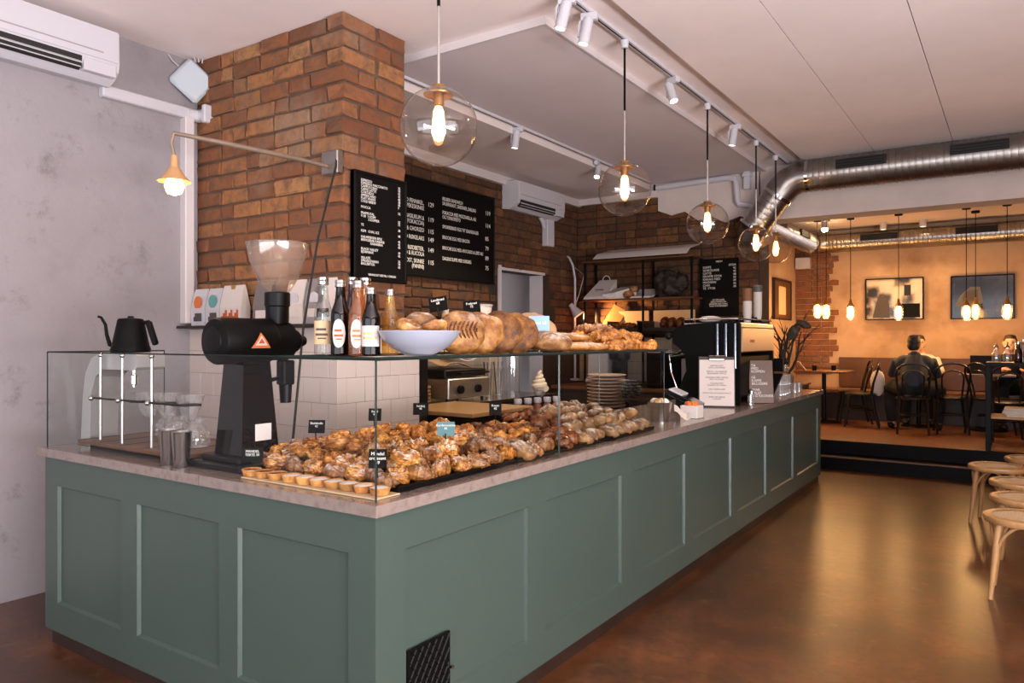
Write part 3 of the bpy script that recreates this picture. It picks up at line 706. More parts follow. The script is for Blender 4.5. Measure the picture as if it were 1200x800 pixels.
def dripper(x, y, label):
    t = thing('glass_dripper', label, 'dripper', (x, y, 1.12), 0, 'glass coffee drippers')
    MB().lathe([(.022, 0), (.030, .015), (.045, .06), (.062, .115), (.066, .12)], 24).build('cone', 'cup_glass', t)
    MB().tube([(.05*math.cos(2*PI*i/20)*.9, .05*math.sin(2*PI*i/20)*.9, .075) for i in range(20)], .004, 6, True).build('holder_ring', 'black_metal', t)
    MB().tube([(0, -.045, .075), (0, -.09, .08)], .005, 6).build('holder_arm', 'black_metal', t)
for x, n in ((-3.44, 'first glass dripper from the wall, above the bubbled servers'), (-3.28, 'second glass dripper from the wall, in the middle of the rail'), (-3.10, 'glass dripper set apart at the counter-corner end of the rail')):
    dripper(x, 1.96, n)
def server(x, y, label, s=1):
    t = thing('glass_server', label, 'coffee server', (x, y, 1.003), 0, 'glass coffee servers')
    MB().lathe([(0, .004), (.055*s, .002), (.062*s, .02), (.060*s, .05), (.045*s, .09), (.030*s, .105), (.034*s, .125)], 28).build('body', 'cup_glass', t)
    mb = MB()
    for r in range(3):
        for j in range(10):
            a = 2*PI*(j+.5*r)/10; mb.ball((.060*s*math.cos(a), .060*s*math.sin(a), .02+.022*r), .008, 8, 6)
    o = mb.build('bubbles', 'cup_glass', t); o['kind'] = 'stuff'
server(-3.50, 2.10, 'bubbled glass coffee server at the wall end of the stand'); server(-3.28, 2.02, 'bubbled glass coffee server in the middle of the stand'); server(-3.08, 1.98, 'bubbled glass coffee server behind the steel tumblers', .9)
def tumbler(x, y, label):
    t = thing('steel_tumbler', label, 'tumbler', (x, y, .9605), 0, 'steel tumblers')
    MB().lathe([(0, .002), (.030, 0), (.032, .004), (.041, .143), (.043, .147), (.040, .145), (.031, .012), (0, .01)], 28).build('cup', 'steel', t)
tumbler(-2.985, 1.79, 'shiny steel tumbler on the worktop, nearer the brew stand of the two'); tumbler(-2.885, 1.785, 'shiny steel tumbler on the worktop, nearer the grinder of the two')
tool = thing('tasting_spoon', 'small black tool lying on the worktop behind the tumblers', 'spoon', (-2.93, 2.07, .962), .3)
MB().tube([(-.05, 0, .01), (.03, 0, .012), (.09, 0, .02)], [.01, .008, .006], 8).build('handle', 'black_plastic', tool); MB().ball((-.07, 0, .01), (.03, .02, .009), 12, 8).build('bowl', 'black_plastic', tool)

# ---------------------------------------------------------------- grinder
gr = thing('coffee_grinder', 'tall black shop coffee grinder with a clear bean hopper', 'coffee grinder', (-2.70, 1.97, .96))
MB().rbox(-.17, -.16, 0, .17, .15, .028, .006).build('base', 'black_plastic', gr, False)
MB().rbox(-.13, -.13, .028, .13, .13, .052, .006).build('plinth', 'black_plastic', gr, False)
mb = MB(); w0, w1 = .092, .066
mb.add([(-w0,-w0,.052),(w0,-w0,.052),(w0,w0,.052),(-w0,w0,.052),(-w1,-w1,.44),(w1,-w1,.44),(w1,w1,.44),(-w1,w1,.44)], [(0,3,2,1),(4,5,6,7),(0,1,5,4),(1,2,6,5),(2,3,7,6),(3,0,4,7)])
mb.build('column', 'black_gloss', gr, False)
MB().rbox(.093, -.03, .11, .096, .05, .18, .001).build('rating_plate', 'paper', gr, False)
zc = .525
body = MB().lathe([(0, -.165), (.055, -.165), (.07, -.16), (.09, -.155), (.097, -.143), (.097, .09), (.092, .10), (.085, .105), (.085, .20), (.078, .205), (.05, .21), (.05, .25), (.042, .26), (0, .26)], 40, (0, 0, zc), 'y').build('motor_housing', 'matte_black', gr)
MB().lathe([(0, -.168), (.045, -.169), (.058, -.166), (.06, -.16)], 32, (0, 0, zc), 'y').build('end_cap', 'black_plastic', gr)
MB().lathe([(0, .305), (.022, .302), (.026, .29), (.026, .255)], 20, (0, 0, zc), 'y').build('dial', 'black_plastic', gr)
mb = MB(); cz = zc+.0
tri = [(-.062, -.036), (.062, -.036), (.0, .05)]
def onbody(y, w, rr): a = w/.097; return (rr*math.cos(a), y, zc+rr*math.sin(a))
def trimesh(sc_, rr, m, dy=0):
    n = 8; vs = []; fs = []
    for i in range(n+1):
        w = (-.030+.066*i/n); half = .048*(1-i/n)
        vs += [onbody((-half)*sc_-.0, w*sc_, rr), onbody(half*sc_-.0, w*sc_, rr)]
    for i in range(n): fs.append((2*i, 2*i+1, 2*i+3, 2*i+2))
    return MB().add(vs, fs)
bd = trimesh(1, .0975, None).build('badge', 'orange_print', gr); trimesh(.62, .0982, None).build('badge_mark', 'paper', bd); trimesh(.34, .0988, None).build('badge_mark', 'red_print', bd)
MB().rbox(-.03, .17, .33, .03, .23, .44, .006).build('chute', 'black_plastic', gr, False)
MB().tube([(0, .20, .35), (.0, .20, .25)], [.03, .024], 16).build('spout', 'black_plastic', gr)
MB().tube([(.0, .16, .36), (.02, .10, .355), (.03, .03, .34)], [.008, .010, .014], 8).build('lever', 'black_plastic', gr)
MB().lathe([(0, .60), (.048, .60), (.050, .615), (.050, .675), (.055, .68), (.055, .735), (.048, .74), (0, .74)], 28, (0, .155, 0)).build('hopper_collar', 'black_plastic', gr)
MB().lathe([(.040, .735), (.052, .74), (.075, .775), (.105, .84), (.124, .90), (.130, .945), (.134, .948), (.134, .953), (.128, .95), (.121, .90), (.10, .835), (.07, .775)], 40, (0, .155, 0)).build('hopper', 'hopper_plastic', gr)
MB().lathe([(0, .952), (.129, .952), (.131, .957), (0, .96)], 40, (0, .155, 0)).build('hopper_lid', 'hopper_plastic', gr)
# ---------------------------------------------------------------- coffee bags on the tiled shelf
def bag(x, y, z, w, h, d, m, label, rz=0, clip=True):
    t = thing('coffee_bag', label, 'coffee bag', (x, y, z), rz, 'coffee bags on the tiled shelf')
    a = [(-w/2, -d/2), (w/2, -d/2), (w/2, d/2), (-w/2, d/2)]
    vs = [(*p, 0) for p in a] + [(p[0]*1.02, p[1]*1.05, h*.45) for p in a] + [(p[0]*.98, p[1]*.5, h*.82) for p in a] + [(p[0]*.97, p[1]*.1, h) for p in a]
    fs = [(0, 3, 2, 1), (12, 13, 14, 15)] + [(i*4+j, i*4+(j+1) % 4, (i+1)*4+(j+1) % 4, (i+1)*4+j) for i in range(3) for j in range(4)]
    MB().add(vs, fs).build('pouch', m, t, False)
    MB().box(-w*.49, -d*.07, h*.955, w*.49, d*.07, h*.962).build('seal', 'paper', t, False); return t
def sticker(t, x, z, r, m, y):
    MB().lathe([(0, 0), (r, 0), (r, .001)], 20, (x, z, 0)).build('sticker', m, t, False)
ZS = 1.585
b1 = bag(-4.60, 3.0, ZS, .15, .25, .07, 'white_plastic', 'white coffee bag with an orange round sticker, left end of the tiled shelf')
b2 = bag(-4.44, 3.005, ZS, .15, .25, .07, 'white_plastic', 'white coffee bag with a teal round sticker, second on the tiled shelf')
b3 = bag(-4.24, 3.0, ZS, .22, .262, .07, 'paper', 'white coffee bag printed with a red and ochre label band, third on the tiled shelf')
def disc(t, x, z, r, m, y):
    mb = MB(); mb.X = Matrix.Translation((x, y, z)) @ Matrix.Rotation(PI/2, 4, 'X'); mb.lathe([(0, .0015), (r, .0015), (r, 0)], 20); mb.build('sticker', m, t, False)
disc(b1, 0, .155, .045, 'orange_print', -.034); disc(b2, 0, .16, .045, 'teal_print', -.034)
for b in (b1, b2): MB().box(-.025, -.041, .03, .045, -.0355, .085).box(-.04, -.041, .03, -.03, -.0355, .06).build('printed_label', 'print_dark', b, False)
mb = MB()
for i in range(9): mb.box(-.09+.02*i, -.041, .03, -.074+.02*i, -.0365, .06+.02*((i*7) % 3))
mb.build('printed_label', 'red_print', b3, False); MB().box(-.02, -.012, .235, .02, .0, .264).build('gold_tab', 'gold_foil', b3, False)
for i, (x, m, n) in enumerate(((-3.93, 'steel', 'silver foil coffee bag behind the grinder hopper'), (-3.79, 'white_plastic', 'white coffee bag behind the grinder collar'), (-3.62, 'paper', 'pale coffee bag right of the grinder hopper'), (-3.44, 'brushed', 'silver foil coffee bag with a round sticker behind the tallest bottle'), (-3.36, 'paper', 'pale coffee bag at the corner end of the tiled shelf'))):
    b = bag(x, 3.005, ZS, .16, .27 if i != 1 else .2, .07, m, n, 0)
    if i in (2, 3): disc(b, 0, .15, .04, 'white_plastic', -.034)
    MB().box(-.05, -.041, .04, .05, -.0355, .09).build('printed_label', 'paper' if i != 4 else 'print_dark', b, False)
# ---------------------------------------------------------------- bottles on the glass shelf
ZG = 1.431
def bottle(x, y, h, r, neck, glassm, label, lab, liquid=None, cap='steel', fill=.62, oval=False, nl=None):
    t = thing('drink_bottle', label, 'bottle', (x, y, ZG), 0, 'drink bottles at the glass corner')
    pr = [(0, .004), (r*.8, 0), (r, .006), (r, h*.52), (r*.95, h*.58), (r*.62, h*.70), (neck*1.1, h*.80), (neck, h*.90), (neck*1.12, h*.905), (neck*1.1, h*.965)]
    MB().lathe(pr, 28).build('bottle_glass', glassm, t)
    if liquid:
        hh = h*fill; p2 = [(0, .006), (r*.9, .007)] + [(a*.92, z) for a, z in pr[3:8] if z < hh] + [(0, min(hh, h*.7))]
        MB().lathe(p2, 24).build('drink', liquid, t)
    MB().lathe([(neck*1.2, h*.90), (neck*1.28, h*.905), (neck*1.22, h*.95), (neck*1.28, h*.955), (neck*1.22, h*.995), (neck*.9, h), (0, h)], 20).build('bottle_cap', cap, t)
    # wrapped paper label on the side turned to the front left
    z0, z1 = h*.14, h*.44; mb = MB(); n = 14; az = -.95; half = 1.15 if not oval else .72; vs = []; fs = []
    for i in range(n+1):
        u = -1 + 2*i/n; a = az + half*u; e = math.sqrt(max(0, 1-u*u)) if oval else 1
        zc_ = (z0+z1)/2; hz = (z1-z0)/2*e*(1.25 if oval else 1)
        for s_ in (-1, 1): vs.append((math.cos(a)*(r+.0008), math.sin(a)*(r+.0008), zc_+s_*hz))
    for i in range(n): fs.append((2*i, 2*i+2, 2*i+3, 2*i+1))
    lo = mb.add(vs, fs).build('paper_label', lab, t)
    mb = MB(); vs = []; fs = []
    for (za, zb, w, off) in ((.58, .68, .5, -.05), (.36, .46, .62, 0), (.22, .28, .4, .05)):
        b0 = len(vs)
        for i in range(7):
            a = az + off + w*(-1+2*i/6)*half
            for zz in (za, zb): vs.append((math.cos(a)*(r+.0016), math.sin(a)*(r+.0016), z0+(z1-z0)*zz))
        for i in range(6): fs.append((b0+2*i, b0+2*i+2, b0+2*i+3, b0+2*i+1))
    mb.add(vs, fs).build('label_print', nl or 'print_dark', lo)
    return t
bottle(-2.205, 1.95, .30, .034, .0165, 'clear_glass', 'tall clear bottle with a cream label and silver cap, leftmost on the glass shelf', 'parchment', None)
bottle(-2.11, 1.95, .285, .036, .0165, 'dark_glass', 'dark bottle with a white oval label, second from the left on the glass shelf', 'paper', 'dark_glass', oval=True, nl='red_print')
bottle(-2.015, 1.95, .278, .036, .0165, 'pink_glass', 'pinkish bottle with a white oval label, third from the left on the glass shelf', 'paper', None, oval=True, nl='orange_print')
bottle(-1.955, 1.955, .25, .034, .016, 'dark_glass', 'short dark brown bottle with a square white label, beside the bread bowl', 'paper', 'amber_liquid', nl='gold_foil')
bottle(-2.04, 2.145, .258, .034, .016, 'yellow_glass', 'short pale yellow bottle with a dark neck label, just behind the bread bowl', 'yellow_glass', None, nl='yellow_glass')
bottle(-2.16, 2.06, .305, .036, .0165, 'amber_glass', 'amber bottle standing behind the dark oval-label bottle', 'paper', None, oval=True)
bottle(-2.075, 2.045, .298, .036, .0165, 'pink_glass', 'pinkish bottle standing behind the front oval-label pink bottle', 'paper', None, oval=True)

# ---------------------------------------------------------------- pastry meshes
def lump(seed, amp, fr=3):
    r_ = random.Random(seed); ws = [(Vector((r_.gauss(0, 1), r_.gauss(0, 1), r_.gauss(0, 1)))*fr, r_.uniform(0, 6.3)) for _ in range(5)]
    return lambda v: 1 + amp*sum(math.sin(w.dot(Vector(v)) + p) for w, p in ws)/2.5
def rough_mesh(mb, seed, amp, fr, amp2=0, fr2=0):        # fold and flake a surface along its normals
    o = Vector((seed*3.1, seed*1.7, seed*.9)); me = bpy.data.meshes.new('tmp'); me.from_pydata(mb.v, [], mb.f); me.update()
    mb.v = [tuple(v.co + v.normal*(amp*noise.noise(v.co*fr+o) + (amp2*(abs(noise.noise(Vector((v.co.x*fr2*.35, v.co.y*fr2, v.co.z*fr2*1.4))+o))-.25) if amp2 else 0))) for v in me.vertices]
    bpy.data.meshes.remove(me); return mb
def m_danish(seed):      # folded flaky pastry, leaves of dough wrapped over one another
    r_ = random.Random(seed); mb = MB()
    mb.ball((0, 0, .022), (.052, .043, .026), 28, 16)
    for i in range(7):
        a = r_.uniform(0, 6.3); d = r_.uniform(.006, .034); mb.X = Matrix.Translation((math.cos(a)*d, math.sin(a)*d*.8, .032+r_.uniform(0, .014))) @ Matrix.Rotation(r_.uniform(0, 6), 4, 'Z') @ Matrix.Rotation(r_.uniform(-.5, .5), 4, 'X')
        mb.ball((0, 0, 0), (r_.uniform(.020, .034), r_.uniform(.010, .017), r_.uniform(.007, .012)), 18, 10)
    mb.X = None
    return rough_mesh(mb, seed, .006, 45, .018, 85)
def m_croissant(seed, L_=.066, R_=.027, seg=7):
    mb = MB(); n = 57; pts = []; rr = []
    for i in range(n):
        u = -1+2*i/(n-1); a = u*1.2
        pts.append((math.sin(a)*L_, -math.cos(a)*L_*.66+.034, R_*.8*(1-.25*abs(u)))); k_ = ((u+1)/2*seg) if u < 0 else ((1-u)/2*seg)
        rr.append(max(.004, R_*(1-abs(u)**2.2*.72)*(.86+.26*(k_ % 1))))
    mb.tube(pts, rr, 16); return rough_mesh(mb, seed, .005, 40, .006, 80)
def m_knot(seed, R_=.032, r0=.0155):
    mb = MB(); pts = []; n = 64; r_ = random.Random(seed); ph = r_.uniform(0, 6)
    for i in range(n):
        a = 2*PI*i/n*2; b = 2*PI*i/n*3+ph
        pts.append((math.cos(a)*(R_+.014*math.cos(b)), math.sin(a)*(R_+.014*math.cos(b)), .027+.014*math.sin(b)))
    mb.tube(pts, [r0*(1+.14*math.sin(i*2.4)) for i in range(n)], 8, True)
    mb.ball((0, 0, .03), (.024, .024, .02), 12, 8); return rough_mesh(mb, seed, .004, 40, .005, 90)
def m_swirl(seed):       # rolled bun, spiral visible on top
    mb = MB(); pts = []; n = 54
    for i in range(n):
        t = i/(n-1); a = t*2*PI*2.6; r = .046*(1-t)+.006; pts.append((math.cos(a)*r, math.sin(a)*r*.95, .018+.022*t+.003*math.sin(a*3+seed)))
    mb.tube(pts, [.014+.004*(i/(n-1)) for i in range(n)], 8); mb.ball((0, 0, .018), (.048, .046, .02), 14, 8); return rough_mesh(mb, seed, .004, 45, .005, 90)
def m_roll(seed, l=.07, w=.04, h=.034):
    mb = MB(); f = lump(seed, .05, 2.5)
    def g(v): return f(v) - (.10*math.exp(-(v[1]*6)**2) if v[2] > .3 else 0)
    mb.ball((0, 0, h*.85), (l, w, h), 26, 16, g); return rough_mesh(mb, seed, .005, 35, .004, 60)
def m_round(seed): return rough_mesh(MB().ball((0, 0, .027), (.046, .044, .034), 24, 16, lump(seed, .04, 2.5)), seed, .005, 40, .004, 70)
def m_tart(seed):
    mb = MB(); n = 24; vs = []
    pr = [(0, 0), (.029, 0), (.038, .024), (.037, .026), (.033, .021)]
    return mb.lathe(pr, n)
def m_braid(seed):       # striped twisted stick bun
    mb = MB()
    for s_ in (0, PI):
        pts = [(-.062+.124*i/30, math.sin(i*.75+s_)*.015, .024+math.cos(i*.75+s_)*.013) for i in range(31)]
        mb.tube(pts, [.010+.010*math.sin(PI*i/30)**.6 for i in range(31)], 10)
    return rough_mesh(mb, seed, .004, 40, .006, 90)
def meshes(fn, name, m, n=3, seed=1): return [fn(seed+i*5).mesh(name, m, True, 60) for i in range(n)]
PM = {'danish': meshes(m_danish, 'danish_pastry', 'crust_sugar', 4), 'gold': meshes(m_danish, 'danish_pastry', 'crust_gold', 3, 60), 'croissant': meshes(m_croissant, 'croissant', 'crust_gold', 2),
      'almond': meshes(m_croissant, 'almond_croissant', 'crust_almond', 2), 'knot': meshes(m_knot, 'knot_bun', 'crust_gold', 3), 'swirl': meshes(m_swirl, 'swirl_bun', 'crust_gold', 2), 'braid': meshes(m_braid, 'twisted_bun', 'crust_gold', 2),
      'dark': meshes(m_knot, 'glazed_bun', 'crust_dark', 2, 40), 'darkround': meshes(m_round, 'glazed_brioche', 'crust_dark', 2), 'roll': meshes(m_roll, 'bread_roll', 'crust_rye', 3), 'round': meshes(m_round, 'round_roll', 'crust_rye', 2, 20),
      'seed': meshes(m_round, 'seeded_ball', 'seed_grey', 2, 30), 'pale': meshes(m_roll, 'pale_pastry', 'crust_pale', 2, 50)}
NAME = {'danish': ('danish_pastry', 'sugar-dusted flaky danish', 'pastry'), 'gold': ('danish_pastry', 'golden lumpy danish', 'pastry'), 'croissant': ('croissant', 'golden croissant', 'croissant'), 'almond': ('almond_croissant', 'sugared almond croissant', 'croissant'),
        'knot': ('knot_bun', 'golden knotted bun', 'bun'), 'swirl': ('swirl_bun', 'golden swirl bun', 'bun'), 'braid': ('twisted_bun', 'golden twisted bun', 'bun'), 'dark': ('glazed_bun', 'dark glazed knotted bun', 'bun'), 'darkround': ('glazed_brioche', 'round dark glazed brioche', 'bun'),
        'roll': ('bread_roll', 'oval brown bread roll', 'roll'), 'round': ('round_roll', 'floury round roll', 'roll'), 'seed': ('seeded_ball', 'grey seeded ball', 'pastry'), 'pale': ('pale_pastry', 'pale golden puff', 'pastry')}
CNT = {}
def pastry(kind, x, y, z, rz, tilt=(0, 0), s=1.0, where='', grp='pastries heaped in the glass case'):
    nm, ds, ct_ = NAME[kind]; k_ = (ds, where); i = CNT[k_] = CNT.get(k_, 0)+1
    o = put(nm, rnd.choice(PM[kind]), None, (x, y, z), (tilt[0], tilt[1], rz)); o.scale = (s, s, s*rnd.uniform(.95, 1.1))
    return tag(o, f'{ds}, {ORD[min(i-1, 27)]} {where}', ct_, grp)
def pick(table, y):
    for lim, ks in table:
        if y < lim: return rnd.choice(ks)
    return table[-1][1][0]
# trays below the heap
for i, (y0, y1, n) in enumerate(((1.90, 2.62, 'black tray under the sugar-dusted pastries at the case corner'), (2.64, 3.36, 'black tray under the golden buns in the middle of the case'), (3.38, 4.08, 'black tray under the bread rolls at the far case end'))):
    tr = tag(MB().rbox(-2.42, y0, .9605, -1.765, y1, .972, .003).rbox(-1.775, y0, .972, -1.765, y1, .982, .002).rbox(-2.42, y0, .972, -2.41, y1, .982, .002).build('tray', 'matte_black', None, False), n, 'tray', 'pastry trays')
tag(MB().rbox(-2.46, 1.765, .9605, -1.745, 1.885, .966, .002).build('tray', 'parchment', None, False), 'low paper-lined tray under the row of white-iced tarts', 'tray')
fr = [(2.35, ['danish', 'danish', 'almond']), (2.62, ['danish', 'almond', 'gold']), (2.95, ['almond', 'almond', 'roll']), (3.25, ['dark', 'darkround']), (9, ['roll', 'round', 'roll'])]
md = [(2.45, ['danish', 'danish', 'gold']), (2.9, ['knot', 'swirl', 'danish']), (3.15, ['almond', 'dark', 'knot']), (3.4, ['darkround', 'dark']), (9, ['roll', 'round'])]
bk = [(2.30, ['gold', 'croissant']), (2.95, ['knot', 'braid', 'swirl']), (3.25, ['swirl', 'knot', 'dark']), (3.5, ['darkround', 'darkround']), (9, ['roll', 'roll', 'round'])]
ROWS = [(-1.815, .974, fr, 'along the front row by the long glass', 1.96, .098), (-1.90, .982, fr, 'in the second row of the case', 1.93, .098), (-1.985, .988, md, 'in the third row of the case', 1.96, .100),
        (-2.075, .996, md, 'in the fourth row of the case', 1.94, .100), (-2.17, 1.002, bk, 'in the fifth row of the case', 1.96, .104), (-2.27, 1.008, bk, 'in the back row of the case', 1.98, .106)]
def rise(y): return 1.0
dip = lambda y: .045*math.exp(-((y-2.95)/.34)**2)
for x, z, tb, wh, y0, step in ROWS:
    y = y0
    while y < 4.04:
        k_ = pick(tb, y); s_ = rnd.uniform(1.0, 1.18) if y < 3.2 else rnd.uniform(.88, 1.0)
        pastry(k_, x+rnd.uniform(-.012, .012), y+rnd.uniform(-.012, .012), z, rnd.uniform(-.6, .6)+PI/2*rnd.choice((0, 0, 1)), (rnd.uniform(-.15, .15), rnd.uniform(.05, .35)), s_, wh); y += step*(1.12 if y < 3.2 else .95)
for x, z, tb, wh, y0, step in [(-1.88, 1.024, fr, 'in the upper layer near the long glass', 2.05, .108), (-1.99, 1.040, md, 'on the upper layer of the heap, middle line', 2.0, .106), (-2.10, 1.052, bk, 'on the upper layer of the heap, rear line', 2.02, .106), (-2.21, 1.062, bk, 'on the top back ridge of the heap', 2.06, .104)]:
    y = y0
    while y < 3.98:
        if not (x < -2.15 and 2.72 < y < 3.15):
            s_ = rnd.uniform(1.0, 1.18) if y < 3.2 else rnd.uniform(.88, 1.0)
            pastry(pick(tb, y), x+rnd.uniform(-.016, .016), y+rnd.uniform(-.014, .014), z-dip(y)+rnd.uniform(-.004, .012), rnd.uniform(0, 6.3), (rnd.uniform(-.3, .3), rnd.uniform(0, .45)), s_, wh)
        y += step*(1.12 if y < 3.2 else .95)
for i in range(6): pastry(('almond', 'danish')[i % 2], -1.86-.112*i, 1.912+rnd.uniform(-.006, .006), .976, rnd.uniform(-.5, .5), (rnd.uniform(-.1, .1), rnd.uniform(-.1, .2)), rnd.uniform(1.05, 1.18), 'just behind the row of tarts')
# left end of the heap: rows parallel to the short glass
for i, x in enumerate((-2.40, -2.49, -2.58)):
    for j in range(4 if i < 2 else 3):
        k_ = 'seed' if (i, j) in ((0, 2), (0, 3), (1, 2)) else rnd.choice(('danish', 'gold', 'danish'))
        pastry(k_, x+rnd.uniform(-.01, .01), 1.96+.10*j+rnd.uniform(-.01, .01), .962, rnd.uniform(0, 6), (0, .1), 1.08, 'at the grinder end of the case')
for i in range(3):
    for j in range(3): pastry('danish' if (i+j) % 2 else 'gold', -2.36-.09*i, 2.02+.10*j, 1.018+.008*j-.012*i, rnd.uniform(0, 6), (.1, .2), 1.05, 'piled at the grinder end of the case')
# tarts
tart_me = m_tart(0).mesh('tart', 'tart_shell'); ice_me = MB().lathe([(0, .0255), (.028, .0248), (.034, .0215)], 24).mesh('icing', 'icing'); cus_me = MB().lathe([(0, .0205), (.028, .021), (.034, .0205)], 24).mesh('custard', 'crust_dark')
for i in range(10):
    x = -1.785 - i*.072 - (.01 if i > 6 else 0); y = 1.826 - i*.0026
    iced = i < 7
    t = tag(put('tart', tart_me, None, (x, y, .967), (0, 0, rnd.uniform(0, 6))), f'{"white-iced" if iced else "dark nutty unglazed"} round tart, {ORD[i if iced else i-7]} {"from the glass corner in the tart row" if iced else "after the iced ones in the tart row"}', 'tart', 'tarts in a row along the short glass')
    put('icing' if iced else 'filling', ice_me if iced else cus_me, t)
# chalk price tags
def price_tag(x, y, z, h, label, words_, rz=.6, w=.062, m='card_black', pick_h=.04, ink='chalk'):
    if h < .06: h *= 1.2; w *= 1.15
    t = thing('price_tag', label, 'price tag', (x, y, z), rz, 'chalk price tags')
    c = MB(); c.X = Matrix.Rotation(-.15, 4, 'X'); c.rbox(-w/2, -.0015, pick_h, w/2, .0015, pick_h+h, .0005); co = c.build('card', m, t, False)
    MB().tube([(0, .004, 0), (0, -.008+.004, pick_h+.01)], .0025, 6).build('pick', 'black_metal', t)
    zc_ = pick_h+h*.86; txt = text(co, words_, (0, -.0022+zc_*.15-.002, zc_), (PI/2-.15, 0, 0), h*.24, ink, 'CENTER', line=.95); return t
price_tag(-2.52, 1.86, .97, .05, 'black chalk price tag leaning by the grinder base', 'MANDEL\nTERTE 39', .5, .075, pick_h=.03)
price_tag(-2.42, 2.10, 1.06, .046, 'black chalk price tag above the grey seeded balls', 'Skolebolle\n42', .5)
price_tag(-2.36, 2.38, 1.09, .046, 'black chalk price tag beside the corner edge of the glass, back of heap', 'Kanel\n45', .5, .05)
price_tag(-1.85, 1.88, 1.0, .056, 'black chalk price tag beside the glass corner just above the iced tarts', 'Mandel\ncroissant\n49', .6, .055)
price_tag(-2.30, 2.62, 1.10, .046, 'black chalk price tag at the back before the dark oven', 'Surdeig\n45', .6, .062)
price_tag(-1.87, 2.28, 1.07, .046, 'teal price tag standing among the front sugared pastries', 'Kardemomme\n45', .6, .06, 'teal_card')
price_tag(-2.0, 2.80, 1.10, .050, 'black chalk price tag among the knotted buns, middle of the case', 'Knute\n42', .6, .05)
# ---------------------------------------------------------------- bowl and loaves on the glass shelf
bw = tag(MB().lathe([(0, .004), (.055, 0), (.06, .006), (.11, .03), (.148, .066), (.158, .088), (.156, .091), (.150, .086), (.105, .036), (.05, .014), (0, .012)], 40, (0, 0, 0)).build('bread_bowl', 'grey_ceramic'), 'pale grey-blue ceramic bowl of rolls on the glass shelf', 'bowl')
bw.location = (-1.805, 2.05, ZG+.001); bw.scale = (.94, .94, 1)
def m_bagel(seed): 
    f = random.Random(seed); mb = MB(); n = 20
    return mb.tube([(math.cos(2*PI*i/n)*.036, math.sin(2*PI*i/n)*.033, .022+f.uniform(-.001, .001)) for i in range(n)], [.021+f.uniform(-.0015, .0015) for _ in range(n)], 10, True)
PM['bagel'] = meshes(m_bagel, 'bagel', 'crust_loaf', 2); NAME['bagel'] = ('bagel', 'floury brown bagel', 'bagel')
for i in range(5):
    a = 2*PI*i/5+.4; pastry('bagel', -1.805+math.cos(a)*.058, 2.05+math.sin(a)*.062, ZG+.045, a, (.35*math.sin(a), -.3*math.cos(a)), 1.05, 'around the lower ring in the pale bowl', 'rolls in the bowl')
for i in range(4):
    a = 2*PI*i/4+.1; pastry('bagel', -1.805+math.cos(a)*.066, 2.05+math.sin(a)*.07, ZG+.085, a, (.5*math.sin(a), -.3*math.cos(a)), .95, 'resting near the rim of the pale bowl', 'rolls in the bowl')
pastry('roll', -1.80, 2.055, ZG+.10, .8, (.1, .1), .9, 'on top of the pale bowl', 'rolls in the bowl')
def loaf(x, y, z, r, th, label, m, rz, lean, slashes=0, rough=.03, seed=1):
    mb = MB(); f = lump(seed, rough, 2.4)
    mb.ball((0, 0, 0), (r, th, r*.93), 40, 26, f); rough_mesh(mb, seed, .010, 18, .006, 45)
    t = tag(mb.build('sourdough_loaf', m, None, True, 60), label, 'loaf', 'round loaves leaning on the glass shelf')
    t.location = (x, y, z+r*.93*math.cos(lean)*.985); t.rotation_euler = (lean, 0, rz)
    def surf(px_, pz_):
        d = 1 - (px_/r)**2 - (pz_/(r*.93))**2
        yy = -math.sqrt(max(.02, d)); v = Vector((px_/r, yy, pz_/(r*.93))); q = f(tuple(v.normalized()))
        return (px_, th*yy*q*1.0-.004, pz_)
    if slashes:
        mb = MB()
        for k_ in range(-4, 5):
            for sg in (-1, 1):
                mb.tube([surf(k_*r*.17, .02*r), surf(k_*r*.17+.06*r, sg*.18*r), surf(k_*r*.17+.14*r, sg*.36*r)] if abs(k_) < 4 else [surf(k_*r*.15, 0), surf(k_*r*.15+.03*r, sg*.08*r)], [.004, .004, .002] if abs(k_) < 4 else .003, 6)
        mb.build('slash', 'crust_dark', t)
    return t
loaf(-1.91, 2.43, ZG, .100, .048, 'round sourdough loaf scored with a leaf pattern, leaning beside the bowl', 'crust_loaf', .75, -.25, 1, .02, 3)
loaf(-1.91, 2.555, ZG, .100, .048, 'plain round sourdough loaf second in the leaning row', 'crust_loaf', .75, -.22, 0, .04, 8)
loaf(-1.91, 2.70, ZG, .106, .052, 'seed-topped brown round loaf third in the leaning row', 'crust_seed', .7, -.30, 0, .04, 13)
loaf(-1.91, 2.835, ZG, .106, .052, 'seed-topped brown round loaf fourth in the leaning row', 'crust_seed', .7, -.35, 0, .05, 17)
def lowloaf(x, y, rx, ry, rz_, m, label, rz, z=ZG, seed=5, name='bread_loaf', grp='loaves lying on the glass shelf'):
    f = lump(seed, .05, 3)
    t = tag(MB().ball((0, 0, rz_*.88), (rx, ry, rz_), 28, 16, lambda v: f(v)*(1-.22*max(0, -v[2])**3) + .03*math.sin(v[0]*16+seed)*(v[2] > 0)).build(name, m, None, True, 60), label, 'bread', grp)
    t.location = (x, y, z); t.rotation_euler = (0, 0, rz); return t
lowloaf(-1.85, 3.05, .105, .08, .052, 'crust_rye', 'flour-ringed dark loaf lying after the four leaning loaves', .9, seed=9)
lowloaf(-1.83, 3.30, .17, .075, .026, 'crust_loaf', 'flat flour-dusted focaccia lying lowest at the front of the shelf', 1.1, seed=21)
lowloaf(-1.96, 3.28, .19, .075, .028, 'crust_loaf', 'flat floury focaccia lying behind the front focaccia', 1.2, seed=25)
